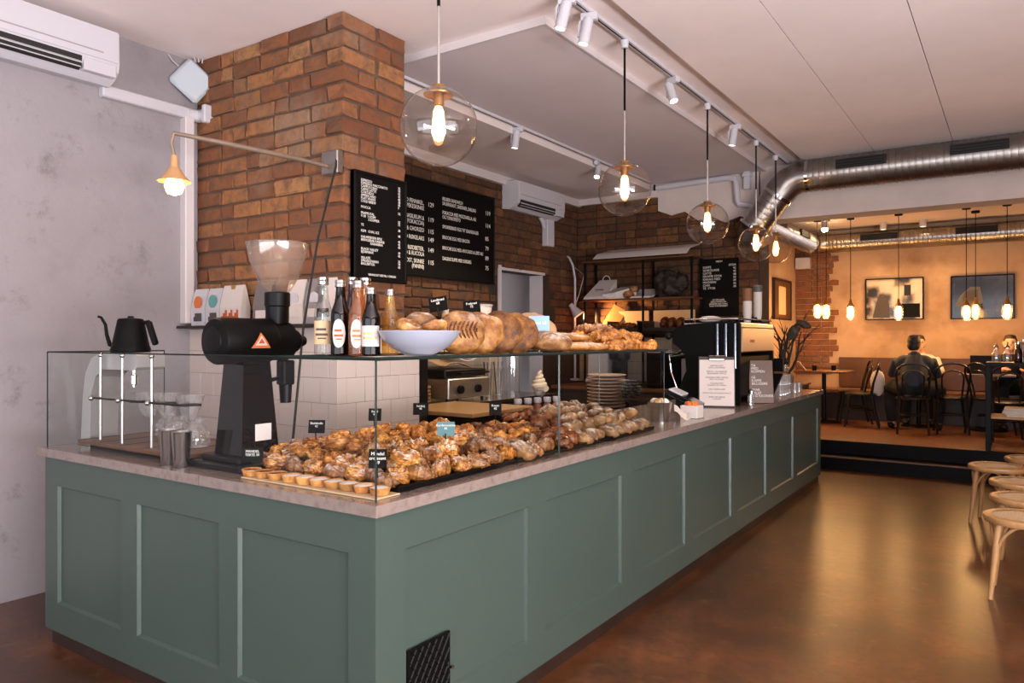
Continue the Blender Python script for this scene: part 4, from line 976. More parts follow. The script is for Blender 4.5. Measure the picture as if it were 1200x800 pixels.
lowloaf(-1.94, 3.32, .19, .07, .026, 'crust_loaf', 'flat floury focaccia stacked on top of the rear focaccia', 1.3, z=ZG+.047, seed=27)
# paper-wrapped loaf with a pale blue card
pw = lowloaf(-2.05, 3.18, .13, .085, .105, 'kraft', 'brown paper-wrapped loaf behind the pale blue card', .7, seed=31)
bc = thing('price_card', 'pale blue price card standing among the shelf loaves', 'price tag', (-1.93, 3.07, ZG), .5)
MB().rbox(-.05, -.002, .10, .05, .002, .175, .001).build('card', 'blue_card', bc, False); MB().cyl((0, .004, 0), (0, .004, .105), .003, n=6).build('pick', 'steel', bc)
text(bc, 'Brød 65', (0, -.003, .152), (PI/2, 0, 0), .022, 'chalk', 'CENTER')
price_tag(-1.99, 2.42, ZG, .062, 'black price tag above the leaf-scored loaf', 'Landbrød\n68', .5, .078, pick_h=.185).rotation_euler.y = -.16
price_tag(-2.02, 2.68, ZG, .062, 'black price tag above the seed-topped loaves', 'Frøbrød\n72', .5, .078, pick_h=.18).rotation_euler.y = -.12
# croissants heaped at the far end of the shelf
def heap(n0, n1, x0, y0, dx, dy, z, kinds, where, grp, tilt=.2):
    for i in range(n0):
        for j in range(n1): pastry(rnd.choice(kinds), x0+dx*i+rnd.uniform(-.01, .01), y0+dy*j+rnd.uniform(-.012, .012), z, rnd.uniform(-.5, .5)+(PI/2 if j % 2 else 0), (rnd.uniform(-.15, .15), rnd.uniform(-tilt, tilt)), rnd.uniform(1.05, 1.25), where, grp)
G2 = 'croissants heaped on the far shelf end'
heap(3, 6, -1.80, 3.54, -.115, .105, ZG+.002, ['croissant', 'croissant', 'swirl'], 'at the far end of the glass shelf, lower layer', G2)
heap(2, 5, -1.86, 3.54, -.11, .108, ZG+.048, ['croissant', 'swirl'], 'at the far end of the glass shelf, upper layer', G2)
heap(1, 3, -1.95, 3.58, -.11, .105, ZG+.092, ['croissant', 'almond'], 'on the summit of the shelf croissants', G2)
# ---------------------------------------------------------------- menu boards
def board_x(X, y0, y1, z0, z1, label, name='menu_board', th=.03):      # board facing +X
    t = thing(name, label, 'menu board', (X, y0, z0)); w, h = y1-y0, z1-z0
    MB().rbox(0, 0, 0, th, w, h, .003).build('panel', 'board_black', t, False)
    mb = MB(); f = .018
    for b in ((0, 0, w, f), (0, h-f, w, h), (0, f, f, h-f), (w-f, f, w, h-f)): mb.rbox(-.001, b[0], b[1], th+.008, b[2], b[3], .002)
    mb.build('frame', 'black_plastic', t, False); return t
RX = (PI/2, 0, PI/2)
m1 = board_x(-3.27, 3.10, 3.555, 1.845, 2.50, 'narrow black menu board with white drink prices on the brick column')
L1 = ['ESPRESSO', 'ESPRESSO MACCHIATO', 'CAPPUCCINO', 'CAFFE LATTE', 'CORTADO', 'AMERICANO', 'FLAT WHITE', 'COLD BREW', '', 'MOCCA', '', 'FRAPPUTAL', 'V 60  1 KOPP', '          2 KOPPER', '', 'TE', '', 'KEM   CHAI, ICE', '', 'HALMPERSEN EPLE', 'BRINGEBAR RABARB', '             RABARBRA', '', 'BLACK VALLEY', 'BJORNBAR', '', 'VILLATE', 'SPRUDLEVANN', 'BALLEBYGG']
P1 = ['35', '39', '42', '45', '40', '38', '45', '9', '', '52', '', '', '55', '75', '', '38', '', '48', '', '45', '42', '45', '', '39', '42', '', '32', '29', '42']
lh = .0196
text(m1, '\n'.join(L1), (.0315, .055, .612), RX, .0215, line=.83)
text(m1, '\n'.join(P1), (.0315, .375, .612), RX, .0215, line=.83)
text(m1, 'VENNLIGST BESTILL I DISKEN', (.0315, .235, .048), RX, .0185, align='CENTER')
m2 = board_x(-4.745, 4.35, 6.57, 2.095, 3.03, 'wide black menu board listing sandwiches and prices on the dark brick wall', th=.04)
A2 = [('REUBEN SANDWICH\nSAUERKRAUT, SARDINER, SARLING', .84, '119'), ('FOKACCIA MED MOZZARELLA, ALI\nOG TOMATPESTO', .68, '114'), ('SMORREBRØD EGG "N" GRANSKALER', .52, '85'), ('BRIOCHE EGG MED BACON', .40, '79'), ('BRIOCHE EGG MED AVOCADO & LØST ALI', .28, '89'), ('DAGENS SUPPE MED SURDEIG', .16, '75')]
for i, (s_, z, p) in enumerate(A2):
    z = .785 - i*.105 - (0 if i < 1 else .03) - (.035 if i > 1 else 0); 
    text(m2, s_, (.0415, 1.335, z+.03), RX, .050, line=.9, sx=.70); text(m2, p, (.0415, 2.05, z-.005), RX, .062)
B2 = [('SURDEIG MED FENNIKEL,\nSPEKESKINKE', .80, '129'), ('KYLLING, MAJONES BASILIKUM &\n(FOKACCIA)', .655, '119'), ('PANINI PEPPER & CHORIZO', .54, '115'), ('SMØRBRØD MED RØKELAKS', .46, '149'), ('VEGAN HUMMUS MED RØDBETER,\nPESTO & RUCOLA', .36, '149'), ('GRILLET OST, SKINKE\n(PANINI)', .24, '115')]
for s_, z, p in B2:
    text(m2, s_, (.0415, 1.06, z-.07), RX, .056, line=.9, align='RIGHT', sx=.8); text(m2, p, (.0415, 1.115, z-.07), RX, .060)
m3 = thing('menu_board', 'black menu board with two white text columns on the far brick wall', 'menu board', (-3.07, 8.47, 1.765))
MB().rbox(0, -.025, 0, .44, 0, .665, .003).build('panel', 'board_black', m3, False)
R0 = (PI/2, 0, 0)
text(m3, 'MENY', (.22, -.0262, .645), R0, .030, align='CENTER')
text(m3, 'KAFFE\nSJOKOLADE\nLATTE\nISKAFFE STOR\nKAKAO MED\nMAZARIN\nCHAI\nTE  STOR', (.025, -.0262, .585), R0, .036, line=.97)
text(m3, 'STOR\n42\n45\n48\n52\n49\n42\n38', (.415, -.0262, .60), R0, .034, align='RIGHT', line=1.03)
text(m3, 'LA OSS LAGE\nDEN KAFFEN DU\nØNSKER DEG I DAG\nTAKK FOR BESØKET', (.21, -.0262, .20), R0, .024, align='CENTER')

# ---------------------------------------------------------------- bread rack on the back wall
rk = thing('bread_rack', 'dark metal wall rack with three wooden shelves of bread and bags', 'rack', (-4.45, 8.15, .98))
for x in (0, .78, 1.38):
    for y in (0, .30): MB().rbox(x-.012, y-.012, 0, x+.012, y+.012, 1.465, .002).build('post', 'black_metal', rk, False)
for z in (.58, .985, 1.46): MB().rbox(-.03, -.03, z, 1.40, .32, z+.022, .003).build('shelf', 'walnut' if z != .58 else 'dark_wood', rk, False)
MB().rbox(-.05, -.06, -.02, 1.42, .33, 0, .003).build('foot_shelf', 'dark_wood', rk, False)
# paper sheet drooping over the top shelf
def sheet(name, pts_fn, nu, nv, m, label, cat, loc, rz=0, th=.004, grp=None):
    mb = MB(); vs = []; fs = []
    for k_ in (0, th):
        for j in range(nv+1):
            for i in range(nu+1): p = pts_fn(i/nu, j/nv); vs.append((p[0], p[1], p[2]+k_))
    N = (nu+1)*(nv+1)
    for j in range(nv):
        for i in range(nu):
            a = j*(nu+1)+i; fs += [(a, a+1, a+nu+2, a+nu+1), (N+a, N+a+nu+1, N+a+nu+2, N+a+1)]
    bd_ = [i for i in range(nu)], 
    for i in range(nu): fs += [(i+1, i, N+i, N+i+1), (nv*(nu+1)+i, nv*(nu+1)+i+1, N+nv*(nu+1)+i+1, N+nv*(nu+1)+i)]
    for j in range(nv): a = j*(nu+1); fs += [(a, a+nu+1, N+a+nu+1, N+a), (a+nu+nu+1, a+nu, N+a+nu, N+a+nu+nu+1)]
    t = tag(mb.add(vs, fs).build(name, m), label, cat, grp); t.location = loc; t.rotation_euler = (0, 0, rz); return t
sheet('paper_sheet', lambda u, v: (1.20*u, .34-.44*v, .095*(1-v)**1.2 - .055*max(0, v-.75)/.25), 12, 8, 'paper', 'long white paper sheet draped over the top rack shelf', 'paper', (-4.29, 8.15, 2.525))
bgp = thing('paper_bag', 'white paper carrier bag with twisted handles lying on the middle rack shelf', 'bag', (-4.27, 8.27, 1.988))
MB().add([(-.16,-.20,0),(.16,-.20,0),(.14,.12,0),(-.1,.12,0),(-.15,-.19,.03),(.15,-.19,.03),(.15,.10,.25),(-.09,.10,.25),(-.08,.12,.25),(.14,.12,.25)], [(0,1,5,4),(4,5,6,7),(7,6,9,8),(3,2,1,0),(0,4,7,8,3),(2,9,6,5,1),(3,8,9,2)]).build('pouch', 'paper', bgp, False)
MB().box(-.05, -.10, .115, .06, -.085, .125).build('print', 'print_dark', bgp, False)
MB().tube([(-.03+.05*math.cos(a)*1.0+.03, .11, .25+.055*math.sin(a)) for a in [PI*i/10 for i in range(11)]], .006, 6).build('handle', 'paper', bgp)
b2_ = thing('paper_bag', 'folded white paper box with an open lit end on the middle rack shelf', 'bag', (-4.04, 8.20, 1.988), -.15)
MB().add([(-.12,-.13,0),(.06,-.13,0),(.20,.12,0),(-.02,.12,0),(-.12,-.13,.06),(.06,-.13,.07),(.23,.10,.15),(-.02,.12,.15)], [(3,2,1,0),(0,1,5,4),(1,2,6,5),(2,3,7,6),(3,0,4,7),(4,5,6,7)]).build('pouch', 'paper', b2_, False)
MB().rbox(-.11, -.134, .012, .05, -.131, .05, .001).build('window', 'icing', b2_, False)
sheet('paper_stack', lambda u, v: (.26*u, .28*v, .10*v*v), 4, 5, 'paper', 'white paper sheets curling at the back of the middle rack shelf', 'paper', (-3.84, 8.14, 1.988), 0, .02)
lowloaf(-3.86, 8.16, .07, .06, .05, 'crust_loaf', 'brown round loaf beside the paper box on the middle rack shelf', .2, 1.988, 41, grp='loaves on the rack')
lowloaf(-3.84, 8.24, .06, .05, .045, 'crust_loaf', 'brown round loaf stacked behind on the middle rack shelf', .4, 2.06, 43, grp='loaves on the rack')
bk_ = thing('wicker_basket', 'dark woven basket slumped on the right of the middle rack shelf', 'basket', (-3.37, 8.27, 1.988))
f = lump(77, .10, 2); mb = MB().ball((0, 0, .155), (.21, .12, .16), 60, 40, lambda v: f(v)*(1+.035*math.sin(v[2]*26)*math.sin(math.atan2(v[1], v[0])*14)))
mb.ball((-.10, -.02, .22), (.10, .09, .09), 30, 20).ball((.10, 0, .20), (.11, .09, .10), 30, 20); rough_mesh(mb, 5, .03, 14, .02, 30).build('weave', 'wicker', bk_)
MB().tube([(-.16, -.05, .24), (-.06, -.10, .33), (.08, -.10, .34), (.18, -.03, .26)], .012, 8).build('handle', 'wicker', bk_)
# crates with loaves on the lower shelf, board and pastries
def crate(x, w, label):
    t = thing('bread_crate', label, 'crate', (x, 8.06, 1.584), 0, 'paper-lined crates on the rack')
    MB().rbox(0, 0, 0, w, .34, .012, .002).build('base', 'dark_wood', t, False)
    MB().rbox(0, .325, .012, w, .34, .26, .002).build('back', 'parchment', t, False)
    for xx in (0, w-.012): MB().rbox(xx, 0, .012, xx+.012, .325, .13, .002).build('side', 'dark_wood', t, False)
    MB().rbox(.012, 0, .012, w-.012, .012, .05, .002).build('front', 'dark_wood', t, False)
crate(-4.10, .40, 'paper-lined bread crate in the middle of the lower rack shelf'); crate(-3.64, .52, 'paper-lined bread crate at the right of the lower rack shelf')
for i, x in enumerate((-3.42, -3.33, -3.22)): 
    l_ = lowloaf(x, 8.22, .11, .055, .085, 'crust_dark', f'tall dark crusted loaf, {ORD[i]} from the left in the right-hand rack crate', PI/2, 1.597, 50+i, grp='loaves on the rack')
for i in range(6): pastry('dark', -4.01+.10*(i % 3), 8.15+.10*(i//3), 1.60+.02*(i//3), i, (0, .2), 1.3, 'in the middle rack crate', 'pastries on the rack')
for i in range(8): pastry('croissant', -4.42+.10*(i % 4), 8.10+.10*(i//4), 1.588+.03*(i//4), i, (.1, .2), 1.3, 'under the lit corner of the rack', 'pastries on the rack')
bb = tag(MB().rbox(-.10, -.012, 0, .10, .012, .34, .006).build('bread_board', 'beech', None, False), 'wooden bread board leaning on the back of the lower rack shelf', 'board'); bb.location = (-4.24, 8.33, 1.60); bb.rotation_euler = (.35, -.55, .3)
bb.rotation_euler = (-.25, .5, 0)
# articulated lamp lighting the rack
rl = thing('desk_lamp', 'white articulated lamp with a conical shade lighting the bread rack', 'lamp', (-4.62, 8.20, .98))
MB().lathe([(0, 0), (.06, 0), (.06, .02), (.012, .03)], 20).build('base', 'white_plastic', rl)
MB().tube([(0, 0, .03), (0, 0, 1.05), (0, 0, 1.28), (-.03, 0, 1.45), (-.10, .02, 1.56), (-.16, .04, 1.58)], .014, 8).build('arm', 'white_plastic', rl)
MB().tube([(0, 0, 1.42), (.08, 0, 1.36), (.13, 0, 1.32), (.06, 0, 1.08), (.015, 0, .98)], .006, 8).build('spring_arm', 'brushed', rl)
mb = MB(); mb.X = Matrix.Translation((.015, -.03, .88)) @ Matrix.Rotation(-.6, 4, 'Y') @ Matrix.Rotation(.25, 4, 'X'); mb.lathe([(0, .10), (.028, .095), (.034, .05), (.075, -.07), (.078, -.078), (.072, -.07), (.03, .045)], 24)
sh2 = mb.build('shade', 'white_plastic', rl)
mb2 = MB(); mb2.X = mb.X; mb2.ball((0, 0, -.035), .03, 14, 10); mb2.build('bulb', 'lamp_glow', rl)
spot(rl, tuple(mb.X @ Vector((0, 0, -.09))), (.55, .12, .62), 90, (1, .52, .2), 125, .03, .5)

# ---------------------------------------------------------------- kitchen behind the case
kc = thing('kitchen_cabinet', 'dark kitchen base cabinet with steel top behind the tiled half wall', 'cabinet', (-4.73, 4.9, 0))
MB().rbox(0, 0, .1, .70, 1.8, .90, .004).build('carcass', 'dark_wood', kc, False); MB().rbox(-.0, -.02, .9, .73, 1.82, .93, .003).build('top', 'steel', kc, False)
for i in range(2): MB().rbox(.70, .02+.9*i, .13, .715, .88+.9*i, .88, .003).build('door', 'dark_wood', kc, False)
ov = thing('oven', 'dark oven with a pale wooden top board seen through the glass', 'oven', (-4.0, 4.25, 0))
MB().rbox(0, 0, .1, .75, .75, .93, .004).build('body', 'black_metal', ov, False); MB().rbox(-.02, -.02, .93, .78, .78, .96, .003).build('top_board', 'beech', ov, False)
MB().rbox(.75, .08, .25, .762, .68, .80, .003).build('door', 'black_gloss', ov, False); MB().tube([(.79, .12, .84), (.79, .64, .84)], .012, 8).build('handle', 'steel', ov)
fr_ = MB()
for b in ((.06,.22,.70,.25),(.06,.80,.70,.83),(.06,.25,.09,.80),(.67,.25,.70,.80)): fr_.box(.75, b[0], b[1], .766, b[2], b[3])
fr_.build('door_frame', 'steel', ov, False)
gq = thing('contact_grill', 'steel contact grill with two black knobs on the kitchen counter', 'grill', (-4.55, 5.10, .931))
MB().rbox(0, 0, .03, .40, .62, .21, .008).build('body', 'brushed', gq, False); MB().rbox(-.02, .0, .22, .36, .62, .29, .01).build('lid', 'black_metal', gq, False)
for y in (.16, .42): MB().lathe([(0, .03), (.035, .03), (.04, 0)], 20, (.40, y, .11), 'x').build('knob', 'black_plastic', gq)
for y in (.04, .56):
    for x in (.05, .35): MB().cyl((x, y, 0), (x, y, .035), .015, n=10).build('foot', 'rubber', gq)
MB().tube([(.42, .10, .26), (.46, .10, .26), (.46, .52, .26), (.42, .52, .26)], .010, 8).build('handle', 'black_plastic', gq)
for i in range(4): tag(put('cutting_board', MB().rbox(-.17, -.14, 0, .17, .14, .035, .006).mesh('cutting_board', 'beech' if i % 2 else 'oak', False), None, (-4.52, 4.92-.0, .931+.0355*i+ (0)), (0, 0, .05*i)), f'wooden cutting board, {ORD[i]} from the bottom of the pile beside the grill', 'board', 'cutting boards beside the grill') if False else None
for i in range(5):
    bd2 = tag(put('wooden_plate', MB().lathe([(0, 0), (.10, 0), (.13, .012), (.13, .03), (0, .03)], 24).mesh('wooden_plate', 'beech'), None, (-4.38, 4.93, .931+.031*i)), f'round wooden plate, {ORD[i]} from the bottom of the stack beside the grill', 'plate', 'wooden plates beside the grill')
for i in range(3): sheet('paper_wrap', lambda u, v, i=i: (.30*u, .42*v, .02*math.sin(u*5+i)+.03*math.sin(v*4+i*2)), 6, 6, 'kraft' if i != 1 else 'paper', ['crumpled brown wrapping paper on the grill lid', 'crumpled white wrapping paper over the grill lid', 'crumpled brown paper on top of the grill papers'][i], 'paper', (-4.53, 5.14+.08*i, 1.27+.055*i), .1*i, .008, 'papers on the grill')
for i, y in enumerate((5.93, 6.10)):
    t = thing('utensil_jar', ['clear jar of utensils nearer the grill', 'clear jar of utensils beyond the first jar'][i], 'jar', (-4.32, y, .931), 0, 'utensil jars on the kitchen counter')
    MB().lathe([(0, .003), (.055, 0), (.06, .006), (.06, .27), (.063, .275)], 24).build('jar_glass', 'cup_glass', t)
    for j in range(5):
        a = j*1.3; MB().tube([(.02*math.cos(a), .02*math.sin(a), .01), (.045*math.cos(a), .045*math.sin(a), .34)], .006, 6).build('utensil', 'black_plastic' if j % 2 else 'steel', t)
bl = thing('tall_cylinder', 'tall clear acrylic cylinder on the kitchen counter beside the utensil jars', 'container', (-4.28, 6.30, .931)); MB().lathe([(0, .003), (.07, 0), (.07, .40), (.072, .40)], 24).build('tube', 'cup_glass', bl)
# bottles of juice on the inner ledge
led = tag(MB().rbox(-3.60, 5.06, .74, -2.80, 6.6, .78, .003).rbox(-3.55, 5.10, 0, -2.85, 6.55, .74, .003).build('prep_bench', 'dark_wood', None, False), 'dark low prep bench behind the glass case', 'bench')
for i in range(5):
    t = thing('juice_bottle', f'small red juice bottle with a white cap, {ORD[i]} from the left behind the case', 'bottle', (-3.42+.03*i, 5.11+.105*i, .781), 0, 'white-capped juice bottles')
    MB().lathe([(0, .002), (.04, 0), (.042, .01), (.042, .12), (.034, .15), (.026, .165), (.026, .18)], 20).build('bottle_body', 'juice_red' if i < 4 else 'juice_pale', t)
    MB().lathe([(.032, .178), (.033, .18), (.033, .215), (.03, .22), (0, .22)], 20).build('bottle_cap', 'white_plastic', t)
    if i == 0:
        mb = MB(); mb.X = Matrix.Translation((.02, -.036, .08)) @ Matrix.Rotation(PI/2, 4, 'X') @ Matrix.Rotation(.5, 4, 'Y'); mb.lathe([(0, .006), (.025, .006), (.025, .0)], 16); mb.build('sticker', 'paper', t, False)
for i in range(6): tag(put('saucer', MB().lathe([(0, .006), (.05, 0), (.085, .012), (.09, .016), (.05, .008)], 24).mesh('saucer', 'white_ceramic'), None, (-3.28, 5.55, .781+.011*i)), f'white saucer, {ORD[i]} from the bottom of the stack beyond the juice bottles', 'saucer', 'stacked white saucers')
jr = thing('jam_jar', 'squat jar of brown preserve beyond the juice bottles', 'jar', (-3.15, 5.80, .781)); MB().lathe([(0, 0), (.055, 0), (.058, .01), (.058, .09), (.05, .10)], 20).build('jar_body', 'amber_liquid', jr); MB().lathe([(.052, .10), (.054, .125), (0, .125)], 20).build('lid', 'gold_foil', jr)
pw_ = thing('piping_stand', 'whipped cream topped glass dessert behind the case', 'dessert', (-3.42, 5.45, .781+.0)); 
MB().lathe([(.05, 0), (.05, .006), (.008, .012), (.008, .20), (.05, .24), (.055, .30)], 20).build('stem_glass', 'cup_glass', pw_)
MB().tube([((.052*(1-i/44)+.004)*math.cos(i*.62), (.052*(1-i/44)+.004)*math.sin(i*.62), .285+.0036*i) for i in range(44)], [.026*(1-.6*i/44) for i in range(44)], 8).ball((0, 0, .31), (.05, .05, .05), 12, 8).build('cream', 'cream_puff', pw_)
# plates stacked on the bench, boxes and machines at the back
for i in range(14):
    sc_ = 1 - .004*i
    tag(put('stacked_plate', MB().lathe([(0, .006), (.10, 0), (.165, .012), (.172, .020), (.168, .023), (.10, .008)], 30).mesh('stacked_plate', 'plate_ceramic'), None, (-2.99+rnd.uniform(-.004, .004), 5.87+rnd.uniform(-.004, .004), .781+.0295*i)), f'grey-brown stoneware plate, {ORD[i]} from the bottom of the tall stack', 'plate', 'stoneware plates in one tall stack')
tb = thing('back_counter', 'dark back counter along the far brick wall below the bread rack', 'counter', (-4.70, 7.78, 0))
MB().rbox(0, 0, .08, 2.1, .68, .90, .004).build('carcass', 'dark_wood', tb, False); MB().rbox(-.0, -.03, .90, 2.13, .70, .94, .004).build('top', 'oak', tb, False)
for i in range(3): MB().rbox(.02+.70*i, -.018, .12, .69+.70*i, 0, .86, .003).build('door', 'dark_wood', tb, False)
def mach(name, label, cat, x, y, z, w, d, h, m, parts):
    t = thing(name, label, cat, (x, y, z)); MB().rbox(0, 0, 0, w, d, h, .008).build('body', m, t, False)
    for nm, b, mm in parts: MB().rbox(*b, .003).build(nm, mm, t, False)
    return t
mach('scale_display', 'black till screen facing the kitchen behind the glass case', 'screen', -3.45, 6.35, .781, .42, .06, .32, 'black_plastic', [('frame', (-.01, -.008, .30, .43, .05, .335), 'grey_plastic'), ('screen', (.02, -.004, .03, .40, 0, .29), 'screen_dark')])
dg_ = thing('dark_grinder', 'dark round hopper of a small grinder on the back counter', 'grinder', (-3.85, 7.9, .941)); MB().lathe([(0, 0), (.12, 0), (.12, .05), (.09, .07), (.09, .30), (.12, .33), (.13, .50), (.12, .52), (0, .53)], 28).build('body', 'black_metal', dg_); MB().lathe([(.125, .40), (.135, .40), (.135, .42), (.125, .42)], 28).build('band', 'walnut', dg_)
mach('white_box', 'pale cardboard box beside the small grinder on the back counter', 'box', -4.25, 7.85, .941, .26, .22, .40, 'paper', [('lid', (-.005, -.005, .39, .265, .225, .41), 'parchment')])
for i in range(2): mach('card_box', ['black counter box with a white lid, left of the pair', 'black counter box with a white lid, right of the pair'][i], 'box', -3.50+.21*i, 7.86, .941, .19, .22, .42, 'black_plastic', [('lid', (.02, -.004, .40, .17, .20, .435), 'white_plastic')])
mach('water_dispenser', 'grey column dispenser on the back counter', 'dispenser', -3.08, 7.85, .941, .17, .25, .50, 'grey_plastic', [('head', (-.06, -.12, .42, .19, .25, .54), 'steel')])
mach('till_box', 'beige box on the back counter near the end of the glass shelf', 'box', -2.86, 7.9, .941, .24, .26, .44, 'parchment', [('lid', (-.006, -.006, .30, .266, .266, .32), 'paper')])
for i in range(9): 
    a = i*2.4; tag(put('espresso_cup', MB().lathe([(0, .004), (.02, 0), (.032, .03), (.036, .055), (.033, .055), (.02, .01)], 16).mesh('espresso_cup', 'wicker'), None, (-2.74+.05*math.cos(a)*(1+.5*(i > 4)), 5.86+.05*math.sin(a)*(1+.5*(i > 4)), .96-.0+.0), (0, 0, 0)), f'dark brown espresso cup, {ORD[i]} of the cluster behind the rolls', 'cup', 'dark cups clustered behind the rolls') if False else None
pc = thing('pine_cone', 'large dark pine cone ornament beside the plate stack', 'ornament', (-2.70, 5.75, .961)); mb = MB()
for r in range(8):
    for j in range(9):
        a = 2*PI*(j+.5*(r % 2))/9; rr = .085*math.sin(PI*(r+1.2)/9.4); z = .012+.024*r
        mb.ball((rr*math.cos(a), rr*math.sin(a), z), (.022, .022, .010), 7, 5)
MB().ball((0, 0, .10), (.06, .06, .095), 12, 8).build('core', 'twig', pc); o = mb.build('scales', 'wicker', pc); o['kind'] = 'stuff'

tag(MB().rbox(-4.745, 5.35, 1.585, -4.50, 6.60, 1.61, .003).build('wall_shelf', 'walnut', None, False), 'wooden wall shelf of plastic tubs below the wide menu board', 'shelf')
for i, (y, z, w, n) in enumerate(((5.95, 1.611, .10, 'translucent plastic tub, left one on the shelf below the wide board'), (6.20, 1.611, .12, 'wide translucent plastic tub, right lower one below the wide board'), (6.20, 1.735, .115, 'translucent plastic tub stacked on top of the wide tub'))):
    t = thing('plastic_tub', n, 'tub', (-4.61, y, z), 0, 'plastic tubs on the kitchen wall shelf'); MB().lathe([(0, 0), (w*.85, 0), (w, .105), (w, .11)], 24).build('tub', 'icing', t); MB().lathe([(w*1.06, .105), (w*1.06, .12), (0, .122)], 24).build('lid', 'white_plastic', t)
t = thing('sauce_shaker', 'small pale shaker on the shelf left of the plastic tubs', 'shaker', (-4.61, 5.62, 1.611)); MB().lathe([(0, 0), (.045, 0), (.045, .12), (.03, .15)], 18).build('body', 'parchment', t); MB().lathe([(.032, .145), (.032, .18), (0, .185)], 18).build('cap', 'white_plastic', t)
# ---------------------------------------------------------------- right half of the worktop
bu = thing('steel_bucket', 'small steel bucket of wrapped treats just past the glass case', 'bucket', (-1.93, 4.55, .9605))
MB().lathe([(0, .003), (.062, 0), (.078, .12), (.081, .123), (.076, .12), (.06, .01)], 28).build('pail', 'steel', bu)
for i in range(4): MB().ball((.035*math.cos(i*1.6), .035*math.sin(i*1.6), .125), (.03, .026, .024), 12, 8, lump(90+i, .06)).build('treat', 'crust_pale' if i % 2 else 'icing', bu)
sheet('napkin', lambda u, v: (.10*u-.05, .10*v-.05, .03*math.cos(u*4)+.03*v), 5, 5, 'paper', 'white napkin spilling over beside the steel bucket', 'napkin', (-1.83, 4.68, .995), .4)
pk = thing('sweets_basket', 'small open box of orange sweets beside the steel bucket', 'box', (-1.83, 4.86, .9605)); MB().rbox(-.06, -.06, 0, .06, .06, .085, .004).build('carton', 'paper', pk, False)
for i in range(7): MB().ball((.032*math.cos(i*.9)*(i > 0), .032*math.sin(i*.9)*(i > 0), .092), .019, 10, 8).build('sweet', 'fruit_orange', pk)
pt = thing('payment_terminal', 'black tilted payment terminal with a white paper roll beside the coffee machine', 'terminal', (-2.02, 5.25, .9605), .15)
mb = MB(); mb.X = Matrix.Translation((0, 0, .09)) @ Matrix.Rotation(-.0, 4, 'X') @ Matrix.Rotation(.42, 4, 'Y'); mb.rbox(-.14, -.10, -.012, .12, .10, .022, .006); sc_o = mb.build('screen', 'screen_dark', pt, False)
mb2 = MB(); mb2.X = mb.X; mb2.rbox(-.13, -.102, .022, -.02, .10, .035, .004); mb2.build('receipt_strip', 'white_plastic', sc_o, False)
MB().prism([(-.07, 0), (.11, 0), (.09, .06), (-.06, .11)], -.06, .06, 'y').build('stand', 'black_plastic', pt, False)
em = thing('espresso_machine', 'big black-sided espresso machine with chrome tubes and a pale back panel', 'espresso machine', (-2.42, 5.95, .9605))
prof = [(.10, .0), (.58, 0), (.58, .665), (.50, .685), (.10, .655), (.03, .62), (.0, .565), (.015, .50), (.07, .46), (.12, .40), (.13, .27), (.08, .16), (.09, .04)]
MB().prism(prof, 0, .03, 'y').build('side_panel', 'matte_black', em, False); MB().prism(prof, .97, 1.0, 'y').build('side_panel', 'matte_black', em, False)
MB().rbox(.16, .03, .06, .56, .97, .40, .01).build('body', 'black_metal', em, False); MB().rbox(.06, .03, .42, .56, .97, .64, .01).build('boiler_case', 'black_metal', em, False)
MB().rbox(.561, .035, .43, .590, .965, .63, .006).build('back_panel', 'champagne', em, False)
MB().rbox(.565, .035, .632, .585, .965, .66, .003).build('back_rail', 'brushed', em, False)
text(em, 'SYNESSO', (.5915, .30, .535), RX, .035, 'red_print', 'CENTER')
for x in (.40, .47, .545): MB().cyl((x, -.012, .30), (x, -.012, .66), .018, n=14).build('chrome_tube', 'dark_chrome', em)
for x in (.16, .50):
    for y in (.06, .94): MB().cyl((x, y, 0), (x, y, .07), .025, n=14).build('foot', 'steel', em)
for y in (.25, .5, .75):
    g_ = MB().cyl((.03, y, .40), (.03, y, .46), .04, n=18).build('group_head', 'chrome', em); MB().tube([(.03, y, .39), (-.12, y, .37)], [.02, .016], 10).build('portafilter', 'black_plastic', g_)
MB().tube([(.10, .02, .45), (-.02, .0, .40), (.0, .0, .25), (.05, .0, .12)], .007, 8).build('steam_wand', 'chrome', em); MB().ball((-.03, .01, .56), .03, 12, 8).build('steam_knob', 'black_plastic', em)
MB().rbox(.10, .02, .655, .58, .98, .67, .003).build('cup_tray', 'steel', em, False)
MB().tube([(.12, .0, .70), (.56, .0, .70), (.56, .98, .70), (.12, .98, .70)], .008, 8).build('cup_rail', 'chrome', em)
for i in range(8):
    x, y = -2.30+.1*(i % 3), 6.55+.10*(i//3)
    tag(put('stacked_cup', MB().lathe([(0, .05), (.022, .055), (.036, .02), (.04, 0), (.037, 0), (.03, .03)], 16).mesh('stacked_cup', 'black_metal'), None, (x+.2, y, 1.631)), f'dark upturned cup, {ORD[i]} on the coffee machine top', 'cup', 'dark cups on the coffee machine')
tag(MB().ball((0, 0, .035), (.10, .05, .028), 16, 10).build('folded_cloth', 'paper'), 'pale folded cloth lying on the coffee machine top', 'cloth').location = (-2.12, 6.05, 1.626)
